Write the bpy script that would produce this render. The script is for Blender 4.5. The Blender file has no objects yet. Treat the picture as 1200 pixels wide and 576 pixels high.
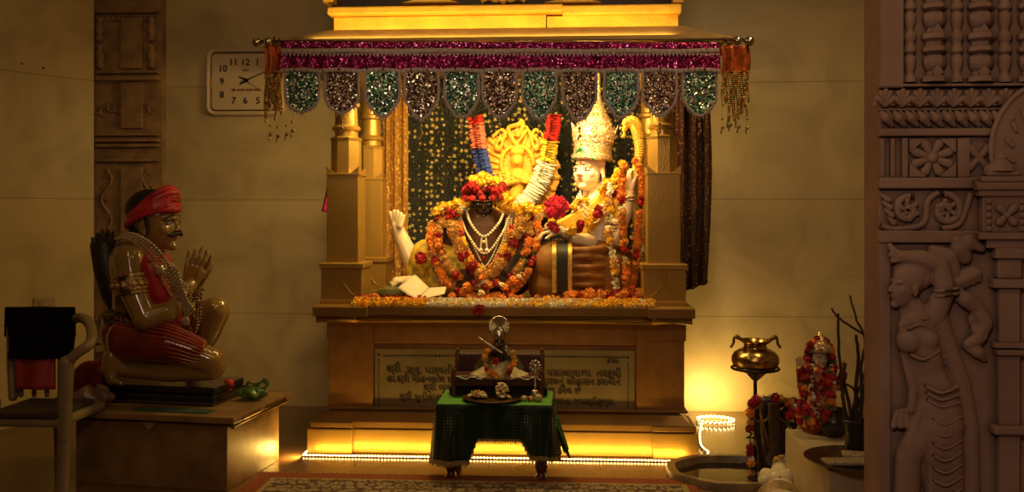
import bpy, bmesh, math, random
from math import sin, cos, pi, radians, sqrt, atan2
from mathutils import Vector, Matrix, Euler
random.seed(7)
C = bpy.context.scene.collection
YAW = radians(3.3); F = 1040.0; H = 1.4
CY, SY = cos(YAW), sin(YAW)
V = Vector
# reference points: a picture position plus a real depth gives a place in the room
def T(px, py, t):
    u = (px-600)/F
    return V((t*(-SY+u*CY), t*(CY+u*SY), H-t*(py-253)/F))
def W(px, py, Y):
    u = (px-600)/F
    return T(px, py, Y/(CY+u*SY))
def wx(px, Y): return W(px, 253, Y).x
def wz(py, px, Y): return W(px, py, Y).z

# ------------------------------------------------------------------ materials
def new_mat(name):
    m = bpy.data.materials.new(name); m.use_nodes = True
    nt = m.node_tree; b = nt.nodes['Principled BSDF']
    return m, nt, b
def N(nt, t, **kw):
    n = nt.nodes.new(t)
    for k, v in kw.items(): setattr(n, k, v)
    return n
def ramp(nt, fac, stops, interp='LINEAR'):
    r = nt.nodes.new('ShaderNodeValToRGB'); r.color_ramp.interpolation = interp
    e = r.color_ramp.elements
    while len(e) < len(stops): e.new(.5)
    for el, (p, c) in zip(e, stops): el.position = p; el.color = (*c, 1) if len(c) == 3 else c
    nt.links.new(fac, r.inputs[0]); return r
def mul(c, f): return tuple(min(1, max(0, x*f)) for x in c)
def mat(name, col, rough=.5, metal=0, var=.25, scale=12, bump=.15, bscale=None, coat=0, sss=0, objvar=0, emit=None, es=1, spec=.5, col2=None):
    m, nt, b = new_mat(name)
    tc = N(nt, 'ShaderNodeTexCoord')
    no = N(nt, 'ShaderNodeTexNoise'); no.inputs['Scale'].default_value = scale; no.inputs['Detail'].default_value = 5
    nt.links.new(tc.outputs['Object'], no.inputs['Vector'])
    c2 = col2 or mul(col, 1-var)
    r = ramp(nt, no.outputs['Fac'], [(.35, c2), (.65, mul(col, 1+var*.4))])
    out = r.outputs[0]
    if objvar:
        oi = N(nt, 'ShaderNodeObjectInfo'); hs = N(nt, 'ShaderNodeHueSaturation')
        mr = N(nt, 'ShaderNodeMapRange'); mr.inputs['To Min'].default_value = 1-objvar; mr.inputs['To Max'].default_value = 1+objvar
        nt.links.new(oi.outputs['Random'], mr.inputs['Value']); nt.links.new(mr.outputs[0], hs.inputs['Value'])
        nt.links.new(out, hs.inputs['Color']); out = hs.outputs[0]
    nt.links.new(out, b.inputs['Base Color'])
    b.inputs['Roughness'].default_value = rough; b.inputs['Metallic'].default_value = metal
    b.inputs['Specular IOR Level'].default_value = spec
    b.inputs['Coat Weight'].default_value = coat; b.inputs['Coat Roughness'].default_value = .12
    if sss: b.inputs['Subsurface Weight'].default_value = sss; b.inputs['Subsurface Scale'].default_value = .02
    if emit: b.inputs['Emission Color'].default_value = (*emit, 1); b.inputs['Emission Strength'].default_value = es
    if bump:
        n2 = N(nt, 'ShaderNodeTexNoise'); n2.inputs['Scale'].default_value = bscale or scale*6; n2.inputs['Detail'].default_value = 4
        nt.links.new(tc.outputs['Object'], n2.inputs['Vector'])
        bp = N(nt, 'ShaderNodeBump'); bp.inputs['Strength'].default_value = bump; bp.inputs['Distance'].default_value = .01
        nt.links.new(n2.outputs['Fac'], bp.inputs['Height']); nt.links.new(bp.outputs[0], b.inputs['Normal'])
    return m
def sequin(name, cols, scale=160, metal=.85, rough=.25, tilt=.9, gold=None, gscale=None, base=None):
    """cloth sewn with sequins: each voronoi cell gets its own colour and its own tilt"""
    m, nt, b = new_mat(name)
    tc = N(nt, 'ShaderNodeTexCoord')
    vo = N(nt, 'ShaderNodeTexVoronoi'); vo.inputs['Scale'].default_value = scale
    nt.links.new(tc.outputs['Object'], vo.inputs['Vector'])
    sp = N(nt, 'ShaderNodeSeparateColor'); nt.links.new(vo.outputs['Color'], sp.inputs[0])
    n = len(cols)
    r = ramp(nt, sp.outputs[0], [(i/n, c) for i, c in enumerate(cols)], 'CONSTANT')
    nt.links.new(r.outputs[0], b.inputs['Base Color'])
    b.inputs['Metallic'].default_value = metal; b.inputs['Roughness'].default_value = rough
    ge = N(nt, 'ShaderNodeNewGeometry')
    sub = N(nt, 'ShaderNodeVectorMath', operation='SUBTRACT'); sub.inputs[1].default_value = (.5, .5, .5)
    nt.links.new(vo.outputs['Color'], sub.inputs[0])
    sc = N(nt, 'ShaderNodeVectorMath', operation='SCALE'); sc.inputs['Scale'].default_value = tilt
    nt.links.new(sub.outputs[0], sc.inputs[0])
    ad = N(nt, 'ShaderNodeVectorMath', operation='ADD')
    nt.links.new(sc.outputs[0], ad.inputs[0]); nt.links.new(ge.outputs['Normal'], ad.inputs[1])
    nm = N(nt, 'ShaderNodeVectorMath', operation='NORMALIZE'); nt.links.new(ad.outputs[0], nm.inputs[0])
    nt.links.new(nm.outputs[0], b.inputs['Normal'])
    return m
def spotted(name, ground, spots, scale=28, size=.3, metal=.8, rough=.3, noise=.6):
    """dark cloth printed with rows of metallic flower spots"""
    m, nt, b = new_mat(name)
    tc = N(nt, 'ShaderNodeTexCoord')
    vo = N(nt, 'ShaderNodeTexVoronoi'); vo.inputs['Scale'].default_value = scale; vo.inputs['Randomness'].default_value = noise
    nt.links.new(tc.outputs['Object'], vo.inputs['Vector'])
    v2 = N(nt, 'ShaderNodeTexVoronoi'); v2.inputs['Scale'].default_value = scale*5
    nt.links.new(tc.outputs['Object'], v2.inputs['Vector'])
    ma = N(nt, 'ShaderNodeMath', operation='MULTIPLY_ADD'); ma.inputs[1].default_value = .35
    nt.links.new(v2.outputs['Distance'], ma.inputs[0]); nt.links.new(vo.outputs['Distance'], ma.inputs[2])
    r = ramp(nt, ma.outputs[0], [(0, (1, 1, 1)), (size+.1, (1, 1, 1)), (size+.16, (0, 0, 0))])
    mx = N(nt, 'ShaderNodeMix', data_type='RGBA')
    mx.inputs[6].default_value = (*ground, 1); mx.inputs[7].default_value = (*spots, 1)
    nt.links.new(r.outputs[0], mx.inputs[0]); nt.links.new(mx.outputs[2], b.inputs['Base Color'])
    mm = N(nt, 'ShaderNodeMath', operation='MULTIPLY'); mm.inputs[1].default_value = metal
    nt.links.new(r.outputs[0], mm.inputs[0]); nt.links.new(mm.outputs[0], b.inputs['Metallic'])
    b.inputs['Roughness'].default_value = rough
    bp = N(nt, 'ShaderNodeBump'); bp.inputs['Strength'].default_value = .8; bp.inputs['Distance'].default_value = .01
    nt.links.new(v2.outputs['Distance'], bp.inputs['Height']); nt.links.new(bp.outputs[0], b.inputs['Normal'])
    return m
def stone_wall(name, col, axis='X', bw=2.1, rh=.86, shift=(0, 0), dark=.55, mortar=.004):
    m, nt, b = new_mat(name)
    tc = N(nt, 'ShaderNodeTexCoord'); se = N(nt, 'ShaderNodeSeparateXYZ'); co = N(nt, 'ShaderNodeCombineXYZ')
    nt.links.new(tc.outputs['Object'], se.inputs[0])
    a1 = N(nt, 'ShaderNodeMath', operation='ADD'); a1.inputs[1].default_value = shift[0]
    a2 = N(nt, 'ShaderNodeMath', operation='ADD'); a2.inputs[1].default_value = shift[1]
    nt.links.new(se.outputs['X' if axis == 'F' else axis], a1.inputs[0]); nt.links.new(se.outputs['Y' if axis == 'F' else 'Z'], a2.inputs[0])
    nt.links.new(a1.outputs[0], co.inputs[0]); nt.links.new(a2.outputs[0], co.inputs[1])
    br = N(nt, 'ShaderNodeTexBrick'); br.inputs['Scale'].default_value = 1; br.inputs['Mortar Size'].default_value = mortar
    br.inputs['Brick Width'].default_value = bw; br.inputs['Row Height'].default_value = rh
    br.inputs['Color1'].default_value = (1, 1, 1, 1); br.inputs['Color2'].default_value = (.93, .93, .93, 1); br.inputs['Mortar'].default_value = (dark, dark, dark, 1)
    nt.links.new(co.outputs[0], br.inputs['Vector'])
    no = N(nt, 'ShaderNodeTexNoise'); no.inputs['Scale'].default_value = 2.2; no.inputs['Detail'].default_value = 8; no.inputs['Distortion'].default_value = 1.2
    nt.links.new(tc.outputs['Object'], no.inputs['Vector'])
    r = ramp(nt, no.outputs['Fac'], [(.3, mul(col, .78)), (.55, col), (.75, mul(col, 1.12))])
    mx = N(nt, 'ShaderNodeMix', data_type='RGBA', blend_type='MULTIPLY'); mx.inputs[0].default_value = 1
    nt.links.new(r.outputs[0], mx.inputs[6]); nt.links.new(br.outputs['Color'], mx.inputs[7])
    nt.links.new(mx.outputs[2], b.inputs['Base Color'])
    b.inputs['Roughness'].default_value = .42
    return m, b

# ------------------------------------------------------------------ mesh builder
def frame(d):
    d = V(d).normalized(); a = V((0, 0, 1)) if abs(d.z) < .9 else V((1, 0, 0))
    s = d.cross(a).normalized(); return s, s.cross(d).normalized(), d
class MB:
    def __init__(s): s.v = []; s.f = []; s.mi = []; s.cur = 0; s.M = None
    def add(s, vs, fs):
        k = len(s.v)
        s.v += [(s.M @ V(p)) if s.M else V(p) for p in vs]
        s.f += [tuple(i+k for i in f) for f in fs]; s.mi += [s.cur]*len(fs); return s
    def box(s, a, b, rz=0, bev=0):
        a, b = V(a), V(b)
        lo = V((min(a.x, b.x), min(a.y, b.y), min(a.z, b.z))); hi = V((max(a.x, b.x), max(a.y, b.y), max(a.z, b.z)))
        bm = bmesh.new(); bmesh.ops.create_cube(bm, size=1)
        c = (lo+hi)/2; d = hi-lo
        for q in bm.verts: q.co = V((q.co.x*d.x, q.co.y*d.y, q.co.z*d.z))
        if bev:
            bmesh.ops.bevel(bm, geom=bm.edges[:], offset=min(bev, min(d)*.45), segments=2, profile=.5, affect='EDGES')
        if rz:
            bmesh.ops.rotate(bm, verts=bm.verts, matrix=Matrix.Rotation(rz, 3, 'Z'), cent=(0, 0, 0))
        s.addbm(bm, c); return s
    def addbm(s, bm, off=V((0, 0, 0))):
        bm.verts.index_update()
        s.add([v.co+off for v in bm.verts], [[v.index for v in f.verts] for f in bm.faces]); bm.free()
    def ell(s, c, r, seg=16, rings=10, R=None):
        c = V(c); r = (r, r, r) if isinstance(r, (int, float)) else r
        vs = []; fs = []
        for i in range(1, rings):
            th = pi*i/rings
            for j in range(seg):
                ph = 2*pi*j/seg
                p = V((r[0]*sin(th)*cos(ph), r[1]*sin(th)*sin(ph), r[2]*cos(th)))
                vs.append(c+(R @ p if R else p))
        tp = V((0, 0, r[2])); n = len(vs)
        vs += [c+(R @ tp if R else tp), c-(R @ tp if R else tp)]
        for j in range(seg):
            k = (j+1) % seg
            fs.append((n, j, k)); b = (rings-2)*seg; fs.append((n+1, b+k, b+j))
            for i in range(rings-2): fs.append((i*seg+j, (i+1)*seg+j, (i+1)*seg+k, i*seg+k))
        return s.add(vs, fs)
    def tube(s, pts, r, seg=8, closed=False, flat=None):
        """tube along pts; r number or list; flat=(normal, factor) squashes along the normal"""
        pts = [V(p) for p in pts]; n = len(pts)
        rr = [r]*n if isinstance(r, (int, float)) else list(r)
        vs = []; fs = []; prev = None
        for i, p in enumerate(pts):
            if closed: d = pts[(i+1) % n]-pts[i-1]
            else: d = pts[min(i+1, n-1)]-pts[max(i-1, 0)]
            if d.length < 1e-9: d = V((0, 0, 1))
            d.normalize()
            if prev is None: a, b, _ = frame(d)
            else:
                a = prev-d*prev.dot(d)
                if a.length < 1e-6: a, b, _ = frame(d)
                a.normalize(); b = d.cross(a)
            prev = a
            for j in range(seg):
                q = a*cos(2*pi*j/seg)*rr[i]+b*sin(2*pi*j/seg)*rr[i]
                if flat: q -= flat[0]*q.dot(flat[0])*(1-flat[1])
                vs.append(p+q)
        m = n if closed else n-1
        for i in range(m):
            for j in range(seg):
                k = (j+1) % seg; i2 = (i+1) % n
                fs.append((i*seg+j, i*seg+k, i2*seg+k, i2*seg+j))
        if not closed: fs.append(tuple(range(seg))[::-1]); fs.append(tuple((n-1)*seg+j for j in range(seg)))
        return s.add(vs, fs)
    def cap(s, a, b, ra, rb, seg=14, flat=None):
        """tapered capsule"""
        a, b = V(a), V(b); d = b-a; L = d.length
        if L < 1e-6: return s.ell(a, ra)
        d.normalize(); pts = []; rs = []
        for k in range(4):
            an = pi/2*(1-k/4); pts.append(a-d*ra*sin(an)); rs.append(max(ra*cos(an), ra*.05))
        pts += [a, b]; rs += [ra, rb]
        for k in range(1, 5):
            an = pi/2*k/4; pts.append(b+d*rb*sin(an)); rs.append(max(rb*cos(an), rb*.05))
        return s.tube(pts, rs, seg, flat=flat)
    def chain(s, pts, rs, seg=14, flat=None):
        for i in range(len(pts)-1): s.cap(pts[i], pts[i+1], rs[i], rs[i+1], seg, flat)
        return s
    def lathe(s, prof, c=(0, 0, 0), seg=24, sx=1, sy=1, axis=None, wob=None, a0=0):
        """profile of (r,z) turned round z"""
        c = V(c); vs = []; fs = []
        for i, (r, z) in enumerate(prof):
            for j in range(seg):
                a = 2*pi*j/seg+a0; q = r*(wob(a, i) if wob else 1)
                vs.append(c+V((q*cos(a)*sx, q*sin(a)*sy, z)))
        for i in range(len(prof)-1):
            for j in range(seg):
                k = (j+1) % seg; fs.append((i*seg+j, i*seg+k, (i+1)*seg+k, (i+1)*seg+j))
        fs.append(tuple(range(seg))[::-1]); n = len(prof)-1; fs.append(tuple(n*seg+j for j in range(seg)))
        return s.add(vs, fs)
    def prism(s, poly, d):
        """closed polygon (3d points) pushed by vector d"""
        poly = [V(p) for p in poly]; d = V(d); n = len(poly)
        fs = [tuple(range(n)), tuple(range(2*n-1, n-1, -1))]
        fs += [(i, i+n, (i+1) % n+n, (i+1) % n) for i in range(n)]
        return s.add(poly+[p+d for p in poly], fs)
    def grid(s, fn, nu, nv):
        vs = [fn(i/nu, j/nv) for j in range(nv+1) for i in range(nu+1)]
        fs = [(j*(nu+1)+i, j*(nu+1)+i+1, (j+1)*(nu+1)+i+1, (j+1)*(nu+1)+i) for j in range(nv) for i in range(nu)]
        return s.add(vs, fs)
    def mesh(s, name, mats, off=V((0, 0, 0)), smooth=None):
        me = bpy.data.meshes.new(name)
        me.from_pydata([tuple(p-off) for p in s.v], [], s.f)
        ms = mats if isinstance(mats, (list, tuple)) else [mats]
        for m in ms: me.materials.append(m)
        if len(ms) > 1:
            for p, k in zip(me.polygons, s.mi): p.material_index = k
        bm = bmesh.new(); bm.from_mesh(me)
        bmesh.ops.recalc_face_normals(bm, faces=bm.faces); bm.to_mesh(me); bm.free()
        if smooth is None or smooth:
            for p in me.polygons: p.use_smooth = True
            if smooth is not True:
                try: me.set_sharp_from_angle(angle=radians(smooth or 40))
                except Exception: pass
        me.update(); return me
    def build(s, name, mats, parent=None, smooth=None, local=False, origin=None, solid=0):
        off = V((0, 0, 0))
        if parent is not None and not local: off = wl(parent)
        if parent is None and origin is None and not local:
            if s.v:
                xs = [p.x for p in s.v]; ys = [p.y for p in s.v]; zs = [p.z for p in s.v]
                origin = V(((min(xs)+max(xs))/2, (min(ys)+max(ys))/2, min(zs)))
        if origin is not None: off = V(origin)
        me = s.mesh(name, mats, off, smooth)
        o = bpy.data.objects.new(name, me); C.objects.link(o)
        if parent is not None: o.parent = parent
        elif origin is not None: o.location = origin
        if solid:
            md = o.modifiers.new('thickness', 'SOLIDIFY'); md.thickness = solid; md.offset = 0
        return o
    def body(s, name, mats, parent=None, voxel=.006, smooth=4, origin=None):
        """fuse overlapping closed shapes into one continuous surface"""
        off = wl(parent) if parent is not None else (V(origin) if origin else V((0, 0, 0)))
        me = bpy.data.meshes.new('tmp'); me.from_pydata([tuple(p-off) for p in s.v], [], s.f)
        bm = bmesh.new(); bm.from_mesh(me); bmesh.ops.recalc_face_normals(bm, faces=bm.faces); bm.to_mesh(me); bm.free()
        o = bpy.data.objects.new('tmp', me); C.objects.link(o)
        r = o.modifiers.new('r', 'REMESH'); r.mode = 'VOXEL'; r.voxel_size = voxel
        if smooth:
            q = o.modifiers.new('s', 'SMOOTH'); q.factor = .5; q.iterations = smooth
        bpy.context.view_layer.update()
        dg = bpy.context.evaluated_depsgraph_get()
        nm = bpy.data.meshes.new_from_object(o.evaluated_get(dg)); nm.name = name
        bpy.data.objects.remove(o); bpy.data.meshes.remove(me)
        nm.materials.clear()
        for m in (mats if isinstance(mats, (list, tuple)) else [mats]): nm.materials.append(m)
        for p in nm.polygons: p.use_smooth = True
        o = bpy.data.objects.new(name, nm); C.objects.link(o)
        if parent is not None: o.parent = parent
        elif origin is not None: o.location = origin
        return o
def wl(o):
    p = V((0, 0, 0))
    while o is not None: p += o.location; o = o.parent
    return p
def tag(o, label=None, cat=None, group=None, kind=None):
    if label: o['label'] = label
    if cat: o['category'] = cat
    if group: o['group'] = group
    if kind: o['kind'] = kind
    return o
def thing(name, label, cat, loc=(0, 0, 0), rz=0, group=None):
    o = bpy.data.objects.new(name, None); o.empty_display_size = .05; C.objects.link(o)
    o.location = loc; o.rotation_euler = (0, 0, rz)
    return tag(o, label, cat, group)
def inst(name, mesh, parent, loc, rot=(0, 0, 0), sc=1.0):
    o = bpy.data.objects.new(name, mesh); C.objects.link(o)
    if parent is not None: o.parent = parent; loc = V(loc)-wl(parent)
    o.location = loc; o.rotation_euler = rot; o.scale = (sc, sc, sc) if isinstance(sc, (int, float)) else sc
    return o
def copy_tree(o, parent=None):
    c = o.copy(); C.objects.link(c); c.parent = parent
    for ch in list(o.children): copy_tree(ch, c)
    return c
def text(name, body, size, m, parent, loc, rot=(pi/2, 0, 0), align='LEFT', ext=.0008, sx=1, off=0):
    cu = bpy.data.curves.new(name, 'FONT'); cu.body = body; cu.size = size; cu.extrude = ext; cu.align_x = align; cu.align_y = 'CENTER'
    cu.offset = off; cu.resolution_u = 3
    o = bpy.data.objects.new(name, cu); C.objects.link(o)
    bpy.context.view_layer.update()
    dg = bpy.context.evaluated_depsgraph_get()
    me = bpy.data.meshes.new_from_object(o.evaluated_get(dg)); me.name = name; bpy.data.objects.remove(o)
    me.materials.clear(); me.materials.append(m)
    o = bpy.data.objects.new(name, me); C.objects.link(o); o.parent = parent
    o.location = V(loc)-(wl(parent) if parent is not None else V((0, 0, 0))); o.rotation_euler = rot; o.scale = (sx, 1, 1); return o
def spline(pts, n=8, closed=False):
    pts = [V(p) for p in pts]; out = []; m = len(pts)
    for i in range(m if closed else m-1):
        g = (lambda k: pts[k % m]) if closed else (lambda k: pts[max(0, min(m-1, k))])
        p0, p1, p2, p3 = g(i-1), g(i), g(i+1), g(i+2)
        for k in range(n):
            t = k/n
            out.append(.5*((2*p1)+(p2-p0)*t+(2*p0-5*p1+4*p2-p3)*t*t+(3*p1-p0-3*p2+p3)*t**3))
    if not closed: out.append(pts[-1])
    return out
def resample(pts, step):
    out = [pts[0].copy()]; acc = 0
    for a, b in zip(pts, pts[1:]):
        L = (b-a).length
        if L < 1e-9: continue
        pos = step-acc
        while pos <= L: out.append(a+(b-a)*(pos/L)); pos += step
        acc = (acc+L) % step
    return out
def beads(mb, pts, r, step=None, seg=8):
    for p in resample(pts, step or r*2.02): mb.ell(p, r, seg, 5)
    return mb

def split_islands(o):
    """give each loose piece of a part its own object beside it"""
    me = o.data; n = len(me.vertices); par = list(range(n))
    def find(i):
        while par[i] != i: par[i] = par[par[i]]; i = par[i]
        return i
    for e in me.edges:
        a, b = find(e.vertices[0]), find(e.vertices[1])
        if a != b: par[a] = b
    grp = {}
    for p in me.polygons: grp.setdefault(find(p.vertices[0]), []).append(p)
    if len(grp) < 2: return [o]
    out = []
    for ps in grp.values():
        ids = sorted({v for p in ps for v in p.vertices}); mp = {v: i for i, v in enumerate(ids)}
        nm = bpy.data.meshes.new(me.name); nm.from_pydata([tuple(me.vertices[v].co) for v in ids], [], [[mp[v] for v in p.vertices] for p in ps])
        for m in me.materials: nm.materials.append(m)
        for q, p in zip(nm.polygons, ps): q.use_smooth = p.use_smooth; q.material_index = p.material_index
        c = bpy.data.objects.new(o.name.split('.')[0], nm); C.objects.link(c); c.parent = o.parent; c.location = o.location
        out.append(c)
    bpy.data.objects.remove(o); return out

# ------------------------------------------------------------------ human parts
def head_prims(mb, nose=1.0):
    mb.ell((0, .08, .14), (.36, .42, .36), 24, 16).ell((0, -.08, -.13), (.29, .30, .35), 24, 16)
    mb.ell((0, -.27, -.40), (.11, .10, .09)).ell((0, -.05, -.33), (.22, .24, .13))
    mb.cap((0, -.345, .05), (0, -.43*nose, -.10), .035, .05); mb.ell((0, -.45*nose, -.115), (.05, .05, .042))
    for q in (-1, 1):
        mb.ell((q*.055, -.39, -.125), (.035, .05, .03)); mb.ell((q*.13, -.30, .075), (.12, .06, .035))
        mb.ell((q*.17, -.22, -.1), (.11, .11, .12)); mb.ell((q*.35, .05, -.05), (.035, .09, .13)); mb.ell((q*.36, .03, -.15), (.04, .05, .06))
    mb.ell((0, -.355, -.215), (.08, .045, .024)); mb.ell((0, -.345, -.26), (.07, .045, .026)); mb.cap((0, .05, -.3), (0, .1, -.62), .19, .2)
def head_features(M, parent, m_white, m_dark, m_lip, brow=.012, eye=1.0, lips=True):
    a = MB(); a.M = M
    for q in (-1, 1): a.ell((q*.135, -.318, 0), (.076*eye, .045, .030*eye), 14, 8)
    split_islands(a.build('eye_white', m_white, parent))
    b = MB(); b.M = M
    for q in (-1, 1):
        b.ell((q*.135, -.342, 0), (.030*eye, .025, .030*eye))
        b.tube(spline([(q*.045, -.352, -.004), (q*.13, -.366, .033*eye), (q*.22, -.322, .006)], 6), .007, 6)
        b.tube(spline([(q*.05, -.372, .105), (q*.13, -.366, .128), (q*.235, -.312, .075)], 6), brow, 6)
    b.build('pupils_and_brows', m_dark, parent)
    if lips:
        c = MB(); c.M = M
        c.ell((0, -.372, -.217), (.07, .036, .016)); c.ell((0, -.362, -.255), (.058, .036, .019)); c.build('lips', m_lip, parent)
def hand(mb, wrist, d, n, L, curl=.25, side=1, spread=.06, thumb=.6):
    """palm with four fingers and a thumb; d pointing way, n palm normal, side = thumb side"""
    d = V(d).normalized(); n = V(n); n = (n-d*n.dot(d)).normalized(); s = d.cross(n)*side; w = V(wrist)
    for k in (-1.5, -.5, .5, 1.5):
        mb.cap(w+s*k*L*.07, w+d*L*.47+s*k*L*.115, L*.085, L*.075, 10)
    n0 = n
    for k, ln in ((1.5, .42), (.5, .5), (-.5, .46), (-1.5, .36)):
        p = w+d*L*.5+s*k*L*.118; a = spread*k; dd = (d*cos(a)+s*sin(a)).normalized(); r = L*.055; n = n0
        for f, cr in ((.45, .6), (.32, 1.1), (.25, 1.1)):
            d2 = (dd*cos(curl*cr)+n*sin(curl*cr)).normalized(); n = (n*cos(curl*cr)-dd*sin(curl*cr)).normalized(); dd = d2
            q = p+dd*ln*f*L; mb.cap(p, q, r, r*.9, 10); p = q; r *= .9
    n = n0
    p = w+d*L*.12+s*L*.16; dd = (d*cos(thumb)+s*sin(thumb)+n*.25).normalized(); r = L*.068
    for f in (.24, .2, .16):
        q = p+dd*f*L; mb.cap(p, q, r, r*.88, 10); p = q; r *= .88; dd = (dd+d*.25+n*curl*.6).normalized()
# ------------------------------------------------------------------ palette
GOLD = mat('gold_paint', (.50, .30, .065), .34, .5, .12, 3, .12, 90)
GOLD_D = mat('bronze_paint', (.28, .15, .035), .42, .4, .15, 4, .15, 90)
YGOLD = mat('bright_gold_paint', (.85, .55, .10), .45, .3, .25, 14, .35, 45)
TOPGOLD = mat('roof_gold_paint', (.85, .50, .06), .6, .1, .2, 6, .6, 40)
BRASS = mat('brass', (.55, .36, .12), .22, 1, .3, 12, .1)
BRASS_D = mat('aged_brass', (.28, .18, .07), .3, .9, .5, 18, .2)
STEEL = mat('polished_steel', (.6, .55, .48), .18, 1, .2, 5, 0)
SILVER = mat('silver', (.62, .58, .5), .25, 1, .3, 30, .2)
MARBLE = mat('white_marble', (.86, .80, .68), .25, 0, .06, 4, 0, coat=.3, sss=.1)
BLACK = mat('black_paint', (.012, .01, .008), .35, 0, .2, 10, 0)
RED = mat('red_cloth', (.55, .02, .03), .55, 0, .35, 12, .3)
REDROSE = mat('red_petals', (.45, .012, .02), .6, 0, .35, 60, .2, objvar=.35)
PINKROSE = mat('pink_petals', (.85, .05, .12), .6, 0, .35, 60, .2, objvar=.3)
ORANGE = mat('orange_petals', (.85, .32, .045), .65, 0, .35, 70, .2, objvar=.3)
YELLOW = mat('yellow_petals', (.92, .56, .03), .65, 0, .25, 70, .2, objvar=.2)
WHITEP = mat('white_petals', (.85, .78, .60), .65, 0, .15, 70, .2, objvar=.12)
CREAM = mat('tuberose_cream', (.66, .36, .09), .7, 0, .3, 60, .4, objvar=.12)
LEAF = mat('leaf_green', (.04, .10, .015), .5, 0, .4, 40, .2, objvar=.3)
PEARL = mat('pearl', (.85, .74, .52), .25, 0, .1, 20, 0, coat=.6)
LACE = mat('lace_trim', (.42, .33, .33), .8, 0, .25, 90, .5)

# ------------------------------------------------------------------ camera
cam = bpy.data.cameras.new('camera'); co = bpy.data.objects.new('camera', cam); C.objects.link(co)
co.location = (0, 0, H); co.rotation_euler = (pi/2, 0, YAW)
cam.sensor_width = 36; cam.lens = 36*F/1200; cam.shift_y = -35/1200; cam.clip_start = .05
bpy.context.scene.camera = co

def struct(mb, name, m, parent=None, smooth=False, **k):
    o = mb.build(name, m, parent, smooth, origin=(0, 0, 0) if parent is None else None, **k)
    if parent is None: o['kind'] = 'structure'
    return o
# ------------------------------------------------------------------ room
YB = 6.45
WALL, _ = stone_wall('wall_marble', (.50, .395, .225), 'X', 9.0, .84, (4.35, .16), .62)
WALLL, _ = stone_wall('wall_marble_left', (.53, .40, .19), 'X', 9.0, .84, (4.2, .16), .62)
FLOOR, fb = stone_wall('floor_stone', (.20, .105, .045), 'F', .62, .62, (.1, .05), .5, .003)
# polished floor slabs, joints run on X and Y
fb.inputs['Roughness'].default_value = .16
struct(MB().box((-4.2, -2.5, -.06), (4.2, YB+.2, 0)), 'floor', FLOOR)
xL = wx(183, YB)
struct(MB().box((xL, YB, 0), (4.2, YB+.15, 4.2)), 'wall_back', WALL)
# right wall behind the carved pillar, left return wall
struct(MB().box((3.3, -2.5, 0), (3.45, YB, 4.2)), 'wall_right', WALL)
p1 = T(110, 253, 6.3); p0 = T(-70, 253, 5.55)
d_ = (p1-p0); nrm = V((d_.y, -d_.x, 0)).normalized()*-.15
struct(MB().prism([(p0.x, p0.y, 0), (p1.x, p1.y, 0), (p1.x, p1.y, 4.2), (p0.x, p0.y, 4.2)], nrm), 'wall_left', WALLL)
struct(MB().box((p0.x-.15, -2.5, 0), (p0.x, p0.y, 4.2)), 'wall_left_front', WALLL)
struct(MB().box((-4.2, -2.5, 4.2), (4.2, YB+.2, 4.3)), 'ceiling', mat('ceiling_plaster', (.35, .27, .16), .8))
# small holes and a pin in the left wall joint
for px, py in ((24, 75), (49, 80)):
    q = (px+70)/180.0; c = p0+(p1-p0)*q; dd = sqrt(c.x**2+c.y**2)
    tt = c.dot(V((-SY, CY, 0))); p = T(px, py, tt)
    o = MB().cap(p-nrm*.02, p+nrm.normalized()*-.02, .006, .009, 8).build('wall_hook', BLACK)
    tag(o, 'small dark hook in the left wall joint, '+('nearer the corner' if px > 30 else 'nearer the photo edge'), 'hook', 'hooks in the left wall joint')

# carved pilaster in the left corner
PIL = mat('pilaster_stone', (.34, .20, .10), .6, 0, .35, 9, .5, 40)
YP = 6.38
pr = thing('carved_pilaster', 'dark carved stone pilaster in the left corner between two plain walls', 'pilaster', (wx(147, YP), YP, 0))
def bxp(mb, x0, y0, x1, y1, Yf, th, bev=.004):
    a = W(x0, y1, Yf); b = W(x1, y0, Yf); return mb.box((a.x, Yf, a.z), (b.x, Yf+th, b.z), bev=bev)
m = MB(); a = W(104, 0, YP); b = W(190, 0, YP); m.box((a.x, YP, 0), (b.x, YP+.2, 4.2)); m.build('shaft', PIL, pr, False)
m = MB()
for y0, y1, d in ((82, 86, .05), (88, 94, .07), (156, 159, .04), (162, 166, .06), (168, 172, .05), (186, 189, .05), (10, 15, .05), (395, 402, .06), (406, 412, .09)):
    bxp(m, 111, y0, 184, y1, YP-d, d+.01)
split_islands(m.build('moulding', PIL, pr, False))
m = MB()
for y0, y1 in ((20, 80), (96, 150), (196, 392)): bxp(m, 141, y0, 166, y1, YP-.03, .04)
for k in range(11):
    x = 116+k*6.4; m.tube([W(x+3*cos(q), 21+3*sin(q), YP-.02) for q in [i*pi/4 for i in range(8)]], .006, 6, closed=True)
m.build('raised_panel', PIL, pr, False)
m = MB()
for yy in (34, 66):   # turned balusters at both edges
    for x in (117, 178):
        c = W(x, yy, YP-.02); m.lathe([(.02, -.09), (.035, -.07), (.02, -.05), (.035, -.01), (.035, .02), (.02, .05), (.032, .07), (.02, .09)], c, 12)
split_islands(m.build('baluster', PIL, pr))
m = MB()
for x, sg in ((125, 1), (174, -1)):
    pts = []
    for i in range(60):
        yy = 198+i*3.2; pts.append(W(x+sg*6*sin(i*.42), yy, YP-.012))
    m.tube(spline(pts, 2), .009, 6)
    for i in range(12):
        c = W(x+sg*3*cos(i*2), 205+i*16, YP-.01)
        m.tube([c+V((.022*cos(a)*(1-a/9), 0, .03*sin(a)*(1-a/9))) for a in [j*.6 for j in range(12)]], .006, 5)
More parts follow.
